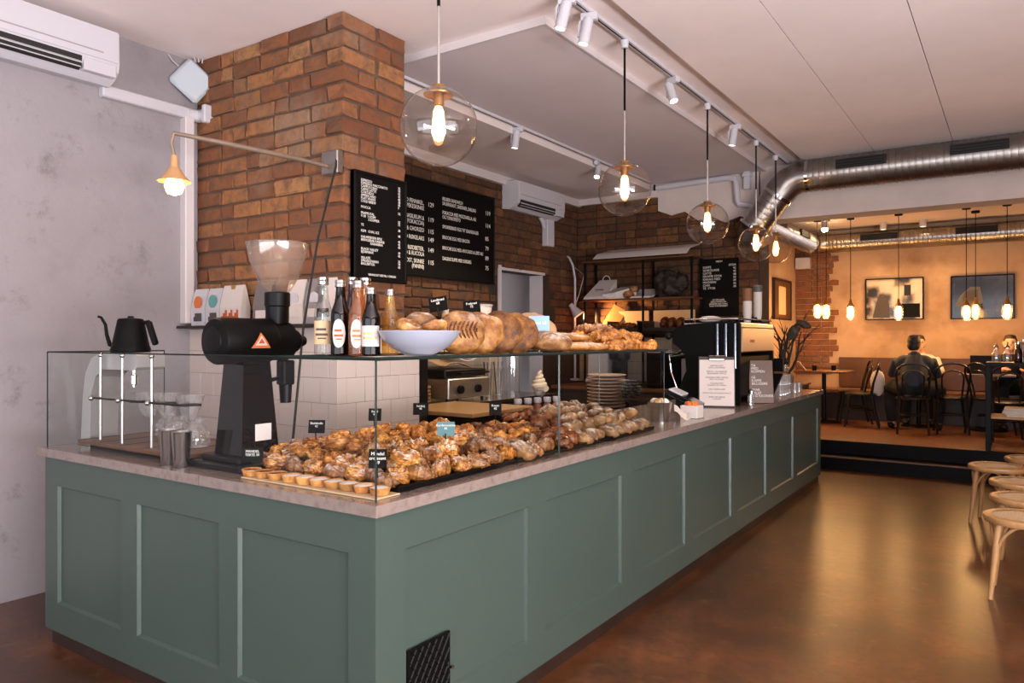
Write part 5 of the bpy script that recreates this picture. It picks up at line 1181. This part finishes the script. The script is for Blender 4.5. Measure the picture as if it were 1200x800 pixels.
def cups(x, y, n, m, label_, lid, off=0):
    me = MB().lathe([(0, .0), (.026, 0), (.038, .10), (.040, .104), (.036, .10), (.025, .004)], 20).mesh('paper_cup', m)
    for i in range(n): tag(put('paper_cup', me, None, (x, y, 1.631+.022*(i+off))), f'{label_}, {ORD[i]} from the bottom', 'cup', 'paper cup stacks on the coffee machine')
    z = 1.631+.022*n+.082
    for i in range(3 if lid else 0): tag(put('cup_lid', MB().lathe([(.041, 0), (.041, .008), (.034, .02), (0, .02)], 20).mesh('cup_lid', 'lid_grey'), None, (x, y, z+.021*i)), f'dark grey cup lid, {ORD[i]} from the bottom on the white cup stack', 'lid', 'lids on the paper cups')
cups(-1.93, 6.45, 5, 'cup_white', 'white paper cup under the brown cups on the coffee machine', False); cups(-1.93, 6.45, 4, 'cup_brown', 'brown paper cup on the shorter stack on the coffee machine', False, 6); cups(-1.90, 6.65, 9, 'cup_white', 'white paper cup in the taller stack on the coffee machine', True)
cl = thing('clipboard', 'white printed menu on a dark clipboard leaning against the coffee machine', 'clipboard', (-1.95, 5.72, .9605), .35)
mb = MB(); T_ = Matrix.Rotation(-.16, 4, 'X'); mb.X = T_; mb.rbox(-.14, -.003, 0, .14, .003, .40, .002); cbd = mb.build('board', 'dark_wood', cl, False)
mb = MB(); mb.X = T_; mb.box(-.132, -.0055, .012, .132, -.0035, .375); pg_ = mb.build('page', 'paper', cl, False)
mb = MB(); mb.X = T_; mb.rbox(-.06, -.016, .365, .06, -.004, .385, .003); mb.tube([(-.06, -.012, .385), (-.06, -.012, .405), (.06, -.012, .405), (.06, -.012, .385)], .004, 6); mb.build('clip', 'steel', cl)
tx = 'HJEMMELAGET\nISTE & LIMONADE\n\nSITRON  OG INGEFÆR\nBRINGEBÆR  MYNTE\n\nRABARBRA MED VANILJE\nEPLE OG KANEL\n\nHYLLEBLOMST\nSOLBÆR OG TIMIAN\n\nKALD SJOKOLADE\n\nSMOOTHIE AV DAGENS FRUKT\n\nSPØR OSS GJERNE\nI DISKEN'
tp = T_ @ Vector((0, -.0062, .335)); text(cl, tx, tp, (PI/2-.16, 0, 0), .0155, 'print_dark', 'CENTER', line=1.0)
af = thing('menu_stand', 'narrow dark table-top menu stand with white lettering behind the clipboard', 'menu stand', (-1.765, 6.30, .9605), .55)
mb = MB(); T2 = Matrix.Rotation(-.14, 4, 'X'); mb.X = T2; mb.rbox(-.10, -.006, 0, .10, .006, .36, .003); mb.build('board', 'walnut', af, False)
mb = MB(); mb.X = Matrix.Translation((0, .075, 0)) @ Matrix.Rotation(.03, 4, 'X'); mb.rbox(-.09, -.005, 0, .09, .005, .32, .003); mb.build('back_leg', 'dark_wood', af, False)
tp = T2 @ Vector((-.08, -.008, .33)); text(af, 'TA\nMED\nKOPPEN\n\nFÅ\nKAFFE\nBILLIGERE\n\nSPAR\nMILJØ\nOG KRONER', tp, (PI/2-.14, 0, 0), .030, line=.85)
sp_ = thing('sugar_dispenser', 'small steel-topped dispenser between the clipboard and the menu stand', 'dispenser', (-1.77, 6.02, .9605)); MB().lathe([(0, 0), (.025, 0), (.028, .09), (.02, .10)], 16).build('jar', 'cup_glass', sp_); MB().lathe([(.022, .095), (.022, .12), (.008, .13), (0, .14)], 16).build('lid', 'steel', sp_)
bx = thing('dark_tray_stand', 'black angled bracket stand on the worktop before the stacked glasses', 'stand', (-1.92, 7.05, .9605)); MB().prism([(0, 0), (.04, 0), (.14, .22), (.14, .36), (-.02, .36), (-.02, .24)], -.02, .02, 'y').build('bracket', 'black_metal', bx, False); MB().rbox(-.10, -.10, .22, .16, .12, .24, .004).build('plate', 'walnut', bx, False)
# glasses, stacked rim down
gme = MB().lathe([(.036, 0), (.033, .09), (.031, .094), (0, .094), ], 16).mesh('tumbler_body', 'cup_glass'); gi = 0
for lv in range(3):
    for i in range(5 - (1 if lv == 2 else 0)):
        for j in range(2):
            if lv == 2 and i > 2: continue
            gi += 1; tag(put('drinking_glass', gme, None, (-1.86-.085*j-.02, 7.32+.085*i, .9605+.096*lv)), f'clear upturned glass, {ORD[i]} from the coffee machine in the {["bottom", "middle", "top"][lv]} tier, {["outer", "inner"][j]} row', 'glass', 'stacked upturned water glasses')
for i in range(4):
    tag(put('drinking_glass', gme, None, (-1.86-.02*(i % 2), 7.80+.085*i, .9605)), f'clear upturned glass, {ORD[i]} in the low row at the counter end', 'glass', 'stacked upturned water glasses')
# dry branch arrangement at the counter end
vs_ = thing('branch_arrangement', 'dry dark branches with big drooping leaves in a black pot at the counter end', 'plant', (-2.07, 8.19, .9605))
MB().lathe([(0, 0), (.08, 0), (.10, .03), (.105, .14), (.09, .17), (.085, .17)], 24).build('pot', 'matte_black', vs_)
rb = random.Random(5)
def twig(p0, d, n, r, depth, mb):
    pts = [Vector(p0)]; d = Vector(d)
    for i in range(n):
        d = (d + Vector((rb.uniform(-.25, .25), rb.uniform(-.15, .15), rb.uniform(-.05, .15)))).normalized(); pts.append(pts[-1] + d*.085)
    mb.tube(pts, [r*(1-.7*i/n) for i in range(n+1)], 6)
    if depth:
        for i in range(1, n, 2): twig(pts[i], (d + Vector((rb.uniform(-.9, .9), rb.uniform(-.4, .4), rb.uniform(-.2, .5)))).normalized(), max(2, n-3), r*.5, depth-1, mb)
for i, d in enumerate(((.18, 0, 1), (-.12, .1, 1), (.35, .1, .8), (.0, -.1, 1))):
    mb = MB(); twig((0, 0, .1), d, 7, .019, 2, mb); mb.build('branch', 'twig', vs_)
MB().tube([(0, 0, .1), (.01, 0, .38), (.06, -.01, .58), (.13, -.01, .69), (.20, -.02, .70)], [.022, .018, .015, .012, .008], 8).build('branch', 'twig', vs_)
for c_, rr, rot in (((.21, -.02, .69), (.085, .05, .035), .45), ((.10, 0, .61), (.05, .03, .09), .5), ((-.05, .0, .22), (.05, .05, .07), 0)):
    mb = MB(); mb.X = Matrix.Translation(c_) @ Matrix.Rotation(rot, 4, 'Y'); mb.ball((0, 0, 0), rr, 20, 12); rough_mesh(mb, 4, .02, 18, .012, 40); mb.build('leaf', 'leaf_dark', vs_)
# ---------------------------------------------------------------- ventilation ducts
def duct(mb, p0, p1, r, pitch=.058, n=28):
    p0, p1 = Vector(p0), Vector(p1); l = (p1-p0).length; m = max(2, int(l/pitch)); pts = []; rr = []
    for i in range(m):
        for t, q in ((0, r-.002), (.4, r), (.78, r-.002), (.83, r+.005), (.95, r+.005)): pts.append(p0.lerp(p1, (i+t)/m)); rr.append(q)
    pts.append(p1); rr.append(r); return mb.tube(pts, rr, n)
def bend(mb, pts, r, n=28): return mb.tube(pts, r, n)
def slot(t, x, y, z, w, r):      # louvred grille on the duct, facing -Y
    o = MB().rbox(x, y-r-.028, z-.045, x+w, y-r+.03, z+.045, .003).build('grille', 'rubber', t, False)
    for i in range(3): MB().box(x+.01, y-r-.034, z-.028+.026*i, x+w-.01, y-r-.026, z-.022+.026*i).build('slat', 'black_metal', o, False)
DY, DZ, DR = 8.22, 3.212, .165
fdct = thing('air_duct', 'wide silver spiral air duct crossing under the ceiling, bending down at its left end', 'duct', (0, 0, 0))
MBd = duct(MB(), (-1.86, DY, DZ), (2.95, DY, DZ), DR); MBd.build('duct_run', 'galvanised', fdct, True, 30)
bend(MB(), [(-1.80, DY, DZ), (-1.92, DY, DZ-.005), (-2.02, DY+.0, DZ-.05), (-2.09, DY, DZ-.12), (-2.14, DY, DZ-.18)], DR+.002).build('duct_elbow', 'galvanised', fdct)
duct(MB(), (-2.12, DY, DZ-.15), (-2.40, DY+.02, DZ-.50), DR-.012).build('duct_run', 'galvanised', fdct, True, 30)
for p, q in (((-1.80, DY, DZ), (-1.83, DY, DZ)), ((-2.125, DY, DZ-.16), (-2.145, DY, DZ-.185)), ((-2.385, DY+.02, DZ-.48), (-2.40, DY+.02, DZ-.50))): MB().cyl(p, q, DR+.008, n=28).build('duct_collar', 'chrome', fdct)
bend(MB(), [(-2.39, DY+.02, DZ-.49), (-2.44, DY+.07, DZ-.55), (-2.47, DY+.25, DZ-.56), (-2.52, DY+.7, DZ-.50), (-2.64, DY+.95, DZ-.30)], DR-.02).build('duct_elbow', 'galvanised', fdct)
for x in (-1.52, -.52, .6): slot(fdct, x, DY, DZ+.05, .46, DR)
for x in (-1.2, .2, 1.6): MB().cyl((x, DY, DZ+DR-.02), (x, DY, 3.40), .006, n=6).build('hanger', 'steel', fdct)
bd_ = thing('air_duct', 'silver spiral air duct running along the dining room walls under its ceiling', 'duct', (0, 0, 0))
duct(MB(), (-2.66, 9.1, 2.98), (-2.66, 12.15, 2.98), .14).build('duct_run', 'galvanised', bd_, True, 30)
bend(MB(), [(-2.66, 12.05, 2.98), (-2.64, 12.20, 2.98), (-2.56, 12.28, 2.98), (-2.42, 12.30, 2.98)], .142).build('duct_elbow', 'galvanised', bd_)
duct(MB(), (-2.46, 12.30, 2.98), (2.95, 12.30, 2.98), .14).build('duct_run', 'galvanised', bd_, True, 30)
for x in (-1.95, -.72, .55): slot(bd_, x, 12.30, 3.02, .5, .14)
for y in (9.6, 10.9): MB().rbox(-2.535, y, 2.96, -2.50, y+.5, 3.05, .003).build('grille', 'rubber', bd_, False)
tag(MB().rbox(-2.94, 12.36, 2.62, -2.72, 12.49, 2.80, .008).build('speaker_box', 'white_plastic', None, False), 'small white speaker box in the dining room corner above the bare brick', 'speaker')

# ---------------------------------------------------------------- dining room fittings
def picture(x0, x1, z0, z1, label, pm):
    t = thing('framed_photograph', label, 'picture', (x0, 12.47, z0)); w, h = x1-x0, z1-z0; f = .018
    mb = MB()
    for b in ((0, 0, w, f), (0, h-f, w, h), (0, f, f, h-f), (w-f, f, w, h-f)): mb.rbox(b[0], -.03, b[1], b[2], .028, b[3], .002)
    mb.build('frame', 'black_plastic', t, False); MB().box(f, -.012, f, w-f, .02, h-f).build('print', pm, t, False); return t
p1_ = picture(-1.93, -1.14, 1.79, 2.42, 'framed glossy photograph of dim shapes on the dining wall, left of two', 'print_market')
p2_ = picture(-.80, -.03, 1.785, 2.41, 'framed glossy photograph of a dark car on the dining wall, right of two', 'print_car')
# plain blocks of the two prints, flat under the glass
MB().prism([(.10, .03), (.34, .03), (.33, .25), (.26, .38), (.18, .36), (.14, .2)], -.0135, -.012, 'y').build('print_shape', 'print_dark', p1_, False)
MB().box(.53, -.0135, .36, .62, -.012, .52).build('print_shape', 'rubber', p1_, False); MB().box(.50, -.0135, .03, .74, -.012, .24).build('print_shape', 'matte_black', p1_, False)
MB().prism([(.05, .20), (.12, .34), (.24, .46), (.36, .46), (.40, .24), (.30, .16)], -.0135, -.012, 'y').build('print_shape', 'lid_grey', p2_, False)
MB().prism([(.14, .26), (.18, .40), (.33, .42), (.34, .26)], -.0142, -.0135, 'y').build('print_shape', 'print_dark', p2_, False)
pl = thing('framed_photograph', 'dark framed picture on the side wall of the dining room behind the paper cups', 'picture', (-2.945, 11.08, 1.79))
mb = MB(); w, h, f = .98, .61, .03
for b in ((0, 0, w, f), (0, h-f, w, h), (0, f, f, h-f), (w-f, f, w, h-f)): mb.rbox(-.012, b[0], b[1], .03, b[2], b[3], .002)
mb.build('frame', 'dark_wood', pl, False); MB().box(-.01, f, f, .012, w-f, h-f).build('print', 'walnut', pl, False); MB().rbox(.012, .28, .08, .0135, .68, .50, .0005).build('print_shape', 'parchment', pl, False)
def cage_pendant(x, y, z, label):
    t = thing('bulb_pendant', label, 'pendant lamp', (x, y, z), 0, 'amber bulb pendants over the dining tables')
    MB().cyl((0, 0, .19), (0, 0, 3.2-z), .005, n=6).build('cord', 'matte_black', t); MB().cyl((0, 0, 3.17-z), (0, 0, 3.199-z), .05, n=16).build('ceiling_cup', 'matte_black', t)
    MB().lathe([(.0, .20), (.015, .195), (.018, .16), (.03, .13), (.055, .095), (.052, .095)], 16).build('shade', 'brass', t)
    MB().lathe([(.012, .12), (.032, .07), (.037, .02), (.034, -.035), (.018, -.07), (0, -.075)], 18).build('glass_bulb', 'lamp_glow', t)
    MB().lathe([(.055, .09), (.06, .02), (.055, -.05), (.03, -.095)], 18).build('glass_jar', 'cup_glass', t)
    point(t, (0, 0, -.16), 9.5, (1, .53, .2), .05)
for x, y, z, n in ((-2.36, 11.2, 1.89, 'amber bulb pendant in front of the bare brick, left of the close pair'), (-2.24, 11.2, 1.885, 'amber bulb pendant in front of the bare brick, right of the close pair'), (-1.93, 11.25, 1.86, 'amber bulb pendant before the plain wall between brick and left photograph'),
                   (-1.33, 11.25, 1.845, 'amber bulb pendant hanging before the left photograph'), (-.545, 11.2, 1.83, 'brighter amber bulb pendant before the left half of the car photograph'), (-.46, 11.6, 1.855, 'smaller amber bulb pendant just behind it, before the car photograph'), (-.107, 11.2, 1.835, 'amber bulb pendant at the right edge of the car photograph')):
    cage_pendant(x, y, z, n)
for x, y, gl, pw, n in ((-2.30, 11.4, True, 45, 'bright round ceiling spotlight glaring in the dining room above the bare brick'), (-1.62, 12.0, False, 30, 'small cylinder ceiling light above the left photograph'), (-1.11, 12.0, False, 30, 'small cylinder ceiling light between the two photographs')):
    t = thing('ceiling_spotlight', n, 'spotlight', (x, y, 3.2)); MB().lathe([(0, 0), (.045, 0), (.045, -.10), (.04, -.105), (.036, -.10), (.036, -.085)], 18).build('lamp_body', 'white_plastic', t); MB().lathe([(0, -.088), (.036, -.088)], 18).build('lens', 'spot_glow', t)
    if gl: MB().ball((0, 0, -.115), .042, 14, 10).build('bulb', 'lamp_hot', t)
    spot(t, (0, 0, -.17), (.1, .15, -2), pw, (1, .66, .34), 110, .04, .8)
# upholstered bench along the back wall
be = thing('long_bench', 'long wooden bench along the dining room back wall', 'bench', (0, 11.9, .30))
MB().rbox(-2.9, 0, .40, 2.9, .53, .45, .004).build('seat', 'oak', be, False); MB().rbox(-2.9, .10, 0, 2.9, .53, .40, .004).build('base', 'dark_wood', be, False)
def bistro_table(x, y, label, w=.62):
    t = thing('bistro_table', label, 'table', (x, y, .302), 0, 'wooden dining tables along the bench')
    MB().rbox(-w/2, -.32, .715, w/2, .32, .745, .004).build('tabletop', 'table_top', t, False); MB().cyl((0, 0, .02), (0, 0, .715), .03, n=12).build('column', 'black_metal', t); MB().lathe([(0, 0), (.22, 0), (.21, .015), (.03, .03)], 24).build('foot', 'black_metal', t)
bistro_table(-2.32, 11.45, 'wooden dining table in front of the bare brick', .70); bistro_table(-1.12, 11.55, 'wooden dining table in front of the man in the blue jacket'); bistro_table(-.32, 11.55, 'wooden dining table carrying the open laptop', .62); bistro_table(.55, 11.5, 'wooden dining table at the right edge of the view')
for x, y, n in ((-2.42, 11.30, 'small dark cup near the left edge of the brick-side table'), (-2.2, 11.5, 'small dark cup in the middle of the brick-side table'), (-.52, 11.42, 'small dark jar beside the open laptop')):
    t = thing('dark_cup', n, 'cup', (x, y, 1.0475)); MB().lathe([(0, .003), (.03, 0), (.035, .07), (.032, .07), (.025, .01)], 16).build('cup', 'matte_black', t)
nt = thing('open_book', 'small pale booklet propped on the brick-side dining table', 'book', (-2.55, 11.28, 1.0475), .4); mb = MB(); mb.X = Matrix.Rotation(.9, 4, 'Y'); mb.rbox(-.16, -.10, 0, 0, .10, .012, .002); mb.build('cover', 'paper', nt, False)
# dark serving station at the left of the dining room
sv = thing('serving_station', 'dark wooden waiter station beyond the counter end', 'station', (-2.62, 9.55, .302)); MB().rbox(0, 0, 0, .42, .42, .62, .006).build('cabinet', 'dark_wood', sv, False); MB().rbox(-.02, -.02, .62, .44, .44, .645, .004).build('top', 'table_top', sv, False)
# bentwood chairs
def chair_parts(t, wood='steam_black', seatm='steam_black'):
    MB().lathe([(0, .465), (.17, .465), (.195, .455), (.20, .44), (.19, .43), (0, .43)], 28).build('seat', seatm, t)
    for sx in (-1, 1):
        MB().tube([(sx*.13, .13, .44), (sx*.155, .165, .22), (sx*.18, .19, .002)], [.018, .016, .013], 8).build('leg', wood, t)
        MB().tube([(sx*.155, -.13, .46), (sx*.165, -.17, .22), (sx*.175, -.23, .002)], [.018, .016, .013], 8).build('leg', wood, t)
    hp = [(-.155, -.13, .44), (-.175, -.16, .60), (-.19, -.205, .75)] + [(.185*math.cos(PI-PI*i/8), -.215-.02*math.sin(PI*i/8), .78+.115*math.sin(PI*i/8)) for i in range(9)] + [(.19, -.205, .75), (.175, -.16, .60), (.155, -.13, .44)]
    MB().tube(hp, .014, 8).build('back_hoop', wood, t)
    ip = [(-.10, -.145, .46), (-.115, -.165, .60), (-.12, -.19, .70)] + [(.118*math.cos(PI-PI*i/8), -.2-.012*math.sin(PI*i/8), .72+.085*math.sin(PI*i/8)) for i in range(9)] + [(.12, -.19, .70), (.115, -.165, .60), (.10, -.145, .46)]
    MB().tube(ip, .010, 8).build('inner_hoop', wood, t)
    MB().tube([(.155*math.cos(2*PI*i/24), .155*math.sin(2*PI*i/24), .235) for i in range(24)], .009, 6, True).build('leg_ring', wood, t)
ch0 = thing('bentwood_chair', 'black bentwood chair seen side-on at the brick-side table', 'chair', (-1.78, 11.12, .302), PI/2+.12, 'black bentwood dining chairs'); chair_parts(ch0)
dup(ch0, (-1.10, 10.70, .302), .1, 'black bentwood chair the man in the blue jacket sits on')
dup(ch0, (-.70, 11.0, .302), .15, 'black bentwood chair facing the laptop table, left of the service table leg')
dup(ch0, (-.27, 11.08, .302), -.75, 'black bentwood chair turned aside, half behind the service table leg')
dup(ch0, (-.10, 10.5, .302), .15, 'black bentwood chair behind the service table, nearer its leg')
dup(ch0, (.36, 10.55, .302), .0, 'black bentwood chair behind the service table, at the picture edge')
dup(ch0, (-1.95, 11.75-.2, .302), PI/2+.3, 'black bentwood chair mostly hidden behind the side-on chair')
bg_ = thing('shoulder_bag', 'pale shoulder bag with a dark strap hung on the side-on chair', 'bag', (-1.58, 11.20, .78)); MB().ball((0, 0, .12), (.09, .06, .17), 16, 10, lump(3, .08)).build('pouch', 'shirt_white', bg_); MB().tube([(-.05, 0, .25), (-.0, 0, .40), (.05, 0, .25)], .01, 6).build('strap', 'rubber', bg_)
lp = thing('laptop', 'open black laptop on the dining table before the seated woman', 'laptop', (-.34, 11.50, 1.0475), PI)
MB().rbox(-.17, -.12, 0, .17, .12, .016, .003).build('keyboard_base', 'laptop_black', lp, False); mb = MB(); mb.X = Matrix.Translation((0, .12, .012)) @ Matrix.Rotation(-.22, 4, 'X'); mb.rbox(-.17, -.004, 0, .17, .004, .235, .002); mb.build('screen_lid', 'laptop_black', lp, False)

# ---------------------------------------------------------------- service table at the platform edge
svt = thing('service_table', 'tall dark metal service table with a lower shelf at the platform edge', 'table', (-.285, 9.46, .302))
MB().rbox(0, 0, .905, 1.5, .50, .945, .003).build('tabletop', 'black_metal', svt, False); MB().rbox(.03, .03, .34, 1.47, .47, .365, .003).build('shelf', 'beech', svt, False)
for x in (0, 1.45):
    for y in (0, .45): MB().rbox(x, y, 0, x+.05, y+.05, .905, .003).build('leg', 'black_metal', svt, False)
for i in range(5):
    w = rnd.uniform(.24, .30); tag(put('newspaper', MB().rbox(-w/2, -.16, 0, w/2, .16, .017, .004).mesh('newspaper', 'book_paper', False), None, (.02+.015*(i % 2), 9.70, .6675+.0178*i), (0, 0, rnd.uniform(-.2, .2))), f'pale folded newspaper, {ORD[i]} from the bottom of the pile on the service table shelf', 'newspaper', 'newspapers on the service table shelf')
for i in range(3):
    tag(put('newspaper', MB().rbox(-.15, -.17, 0, .15, .17, .017, .004).mesh('newspaper', 'paper', False), None, (.36, 9.69, .6675+.0178*i), (0, 0, rnd.uniform(-.1, .1))), f'white newspaper, {ORD[i]} from the bottom of the right-hand pile on the shelf', 'newspaper', 'newspapers on the service table shelf')
ZT = 1.2475
for i, (x, y, n) in enumerate(((-.19, 9.62, 'clear glass carafe with a spout nearest the service table leg'), (-.09, 9.60, 'clear glass jar second from the service table leg'))):
    t = thing('glass_carafe', n, 'carafe', (x, y, ZT)); MB().lathe([(0, .003), (.038, 0), (.042, .01), (.040, .09), (.024, .13), (.026, .16)], 20).build('body', 'cup_glass', t); MB().lathe([(.02, .155), (.022, .17), (.008, .185), (.006, .21), (0, .21)], 14).build('stopper', 'steel', t)
for i, x in enumerate((.005, .09)):
    t = thing('syrup_bottle', f'amber glass bottle on the service table, {ORD[i]} from the carafes', 'bottle', (x, 9.62, ZT), 0, 'amber bottles on the service table'); MB().lathe([(0, .003), (.036, 0), (.039, .01), (.039, .12), (.018, .16), (.018, .20)], 20).build('body', 'amber_glass', t); MB().lathe([(.021, .195), (.021, .225), (0, .226)], 14).build('bottle_cap', 'steel', t)
nd = thing('napkin_dispenser', 'round steel napkin holder behind the amber bottles', 'dispenser', (.05, 9.80, ZT)); MB().lathe([(0, 0), (.075, 0), (.075, .19), (.06, .21), (0, .215)], 24).build('body', 'steel', nd); MB().cyl((0, 0, .215), (0, 0, .25), .015, n=10).build('knob', 'steel', nd)

# ---------------------------------------------------------------- cane stools on the right
def stool(x, y, rz, label):
    t = thing('cane_stool', label, 'stool', (x, y, .001), rz, 'pale bentwood cane stools'); R_ = .205
    sm = MB().lathe([(R_-.045, .468), (R_-.02, .474), (R_, .466), (R_+.004, .45), (R_-.004, .432), (R_-.04, .43), (R_-.045, .448)], 40).build('seat_rim', 'beech', t)
    w = MB(); n = 17
    for i in range(n):
        u = -(R_-.05)+2*(R_-.05)*i/(n-1); hl = math.sqrt(max(0, (R_-.042)**2-u*u))
        w.box(u-.0035, -hl, .460, u+.0035, hl, .4622); w.box(-hl, u-.0035, .4622, hl, u+.0035, .4642)
        if i % 2: 
            for s_ in (1, -1):
                c_ = u*1.0; l_ = math.sqrt(max(0, (R_-.042)**2-c_*c_)); mb2 = Matrix.Rotation(s_*PI/4, 4, 'Z'); w.X = mb2; w.box(c_-.002, -l_, .4642, c_+.002, l_, .4654); w.X = None
    o = w.build('cane_weave', 'parchment', t, False); o['kind'] = 'stuff'
    for k_ in range(4):
        a = PI/4+PI/2*k_; c, s_ = math.cos(a), math.sin(a)
        l_ = MB().tube([(c*.165, s_*.165, .445), (c*.185, s_*.185, .30), (c*.205, s_*.205, .14), (c*.225, s_*.225, 0)], [.021, .019, .016, .013], 10).build('leg', 'beech', t)
    for k_ in range(4):
        a0, a1 = PI/4+PI/2*k_, PI/4+PI/2*(k_+1); pts = []
        for i in range(11):
            u = i/10; a = a0+(a1-a0)*u; r = .185-.02*math.sin(PI*u); pts.append((math.cos(a)*r, math.sin(a)*r, .27+.165*math.sin(PI*u)**.7))
        MB().tube(pts, .009, 8).build('brace', 'beech', t)
stool(.035, 5.22, -.04, 'pale cane-seat stool nearest the camera, its woven top fully in view'); stool(.05, 5.86, -.1, 'pale cane-seat stool second from the camera in the row'); stool(.03, 6.50, .1, 'pale cane-seat stool third from the camera in the row')
stool(-.135, 7.20, -.17, 'pale cane-seat stool standing farthest left, with a long leg shadow'); stool(.11, 7.82, 0, 'pale cane-seat stool farthest from the camera, beside the steps')

# ---------------------------------------------------------------- people
def skinned(name, m, parent, segs, balls, vox=.012):
    mb = MB()
    for pts, rr in segs: mb.tube(pts, rr, 12)
    for p, r in balls: mb.ball(p, r, 16, 12)
    o = mb.build(name, m, parent)
    r_ = o.modifiers.new('remesh', 'REMESH'); r_.mode = 'VOXEL'; r_.voxel_size = vox; r_.use_smooth_shade = True
    s_ = o.modifiers.new('smooth', 'SMOOTH'); s_.factor = .5; s_.iterations = 4
    return o
def person(label, loc, rz, skin, hair, top, bottom, lean=.12, splay=.14, hands=((-.14, .46, .80), (.14, .46, .80)), turn=0, bun=False, long_hair=False):
    t = thing('person', label, 'person', loc, rz); hz = .57
    sh = Vector((0, lean, .95)); nk = Vector((0, lean+.03, 1.02)); hd = Vector((0, lean+.065, 1.145))
    def R(v): v = Vector(v); return tuple(hd + Matrix.Rotation(turn, 3, 'Z') @ v)
    segs = []; balls = []
    torso = ([(0, 0, hz-.0), (0, .02, hz+.12), (0, lean*.6, .80), tuple(sh-Vector((0, .0, .03)))], [.115, .130, .145, .115])
    for s_ in (-1, 1): balls.append(((s_*.10, lean*.9, .88), (.11, .10, .09))); balls.append(((s_*.08, 0, hz-.015), (.10, .12, .10)))
    leg = lambda s_: ([(s_*.09, 0, hz-.03), (s_*(.09+splay)*.8, .24, hz), (s_*(.09+splay), .44, hz-.03), (s_*(.09+splay), .42, .30), (s_*(.09+splay*.9), .40, .09)], [.095, .085, .065, .058, .042])
    arms = []
    for s_, h in zip((-1, 1), hands):
        shp = (s_*.19, lean, .92); el = (s_*.265, lean+.10, .735); arms.append(([shp, tuple((Vector(shp)+Vector(el))/2), el, tuple((Vector(el)+Vector(h))/2), h], [.055, .050, .042, .038, .028]))
    # whole body, one continuous surface
    bs = [torso, leg(-1), leg(1)] + arms + [([tuple(sh-Vector((0, 0, .02))), tuple(nk), tuple(hd-Vector((0, .01, .06)))], [.062, .056, .055])]
    bb_ = balls + [(tuple(hd), (.074, .094, .104)), (R((0, .03, -.055)), (.055, .065, .06)), (R((0, .098, -.012)), (.013, .022, .022)), (R((0, .085, .02)), (.05, .014, .012))] + [(R((s_*.076, -.005, -.005)), (.014, .022, .032)) for s_ in (-1, 1)]
    bb_.append((R((0, .082, -.058)), (.026, .012, .010)))
    for s_, h in zip((-1, 1), hands):
        h = Vector(h); bs.append(([tuple(h), tuple(h+Vector((-s_*.02, .05, 0)))], [.028, .034])); bs.append(([tuple(h+Vector((-s_*.03, .02, .005))), tuple(h+Vector((-s_*.06, .05, .0)))], [.012, .009]))
        for i in range(4): 
            b0 = h+Vector((-s_*.02+.019*(i-1.5), .07, 0)); ln = (.055, .068, .065, .05)[i]; bs.append(([tuple(b0), tuple(b0+Vector((0, ln*.6, .006))), tuple(b0+Vector((0, ln, -.010)))], [.0105, .0095, .008]))
        bs.append(([(s_*(.09+splay*.9), .40, .09), (s_*(.09+splay*.9), .45, .045), (s_*(.09+splay), .56, .03)], [.04, .04, .03]))
    skinned('body', skin, t, bs, bb_, .009)
    # clothes over it
    up = lambda sg, e: (sg[0], [r+e for r in sg[1]])
    jk = [up(torso, .022)] + [up((a[0][:4] + [tuple(Vector(a[0][3]).lerp(Vector(a[0][4]), .75))], a[1]), .014) for a in arms] + [([tuple(sh-Vector((0, 0, .02))), tuple(nk-Vector((0, 0, .005)))], [.085, .072])]
    skinned('jacket' if top == 'jacket_blue' else 'shirt', top, t, jk, [(p, tuple(x+.02 for x in r)) for p, r in balls[::2]], .012)
    skinned('trousers', bottom, t, [up(leg(-1), .016), up(leg(1), .016)], [((s_*.08, 0, hz-.0), (.115, .135, .112)) for s_ in (-1, 1)], .012)
    for s_ in (-1, 1): MB().ball((s_*(.09+splay*.95), .47, .048), (.05, .135, .047), 14, 8).build('shoe', 'rubber', t)
    hb = [(R((0, -.018, .024)), (.080, .096, .092)), (R((0, -.040, -.035)), (.076, .066, .078)), (R((0, .010, .066)), (.056, .070, .048))]
    if long_hair: hb += [(R((0, -.075, -.05)), (.07, .05, .10))]
    if bun: hb += [(R((.03, -.10, .02)), (.045, .045, .05))]
    hm = MB()
    for i in range(16): a = i*2.4; hb.append((R((.034*math.cos(a), -.028+.045*math.sin(a), .080-.022*(i % 4))), (.034, .038, .03)))
    skinned('hair', hair, t, [], hb, .010)
    for s_ in (-1, 1):
        MB().ball(R((s_*.030, .089, .004)), (.011, .007, .007), 10, 6).build('eye', 'rubber', t)
        MB().ball(R((s_*.030, .092, .022)), (.018, .006, .004), 10, 6).build('eyebrow', hair, t)
    MB().ball(R((0, .090, -.058)), (.022, .006, .006), 10, 6).build('lips', 'red_print', t)
    return t
person('man in a dark blue jacket seated with his back to us, leaning forward', (-1.10, 10.78, .302), .08, 'skin', 'hair_dark', 'jacket_blue', 'trousers_black', .20, .20, ((-.10, .58, .79), (.12, .58, .79)), -.2)
person('person in a white shirt on the bench, almost hidden behind the jacketed man', (-1.17, 12.12, .302), PI+.1, 'skin_pale', 'hair_brown', 'shirt_white', 'trousers_black', .16, .08, ((-.16, .42, .79), (.16, .42, .79)), .1)
person('woman in a black top on the bench working at the open laptop', (-.13, 12.12, .302), PI+.25, 'skin_pale', 'hair_brown', 'shirt_black', 'trousers_black', .14, .06, ((-.10, .40, .80), (.12, .40, .80)), -.25, True, True)
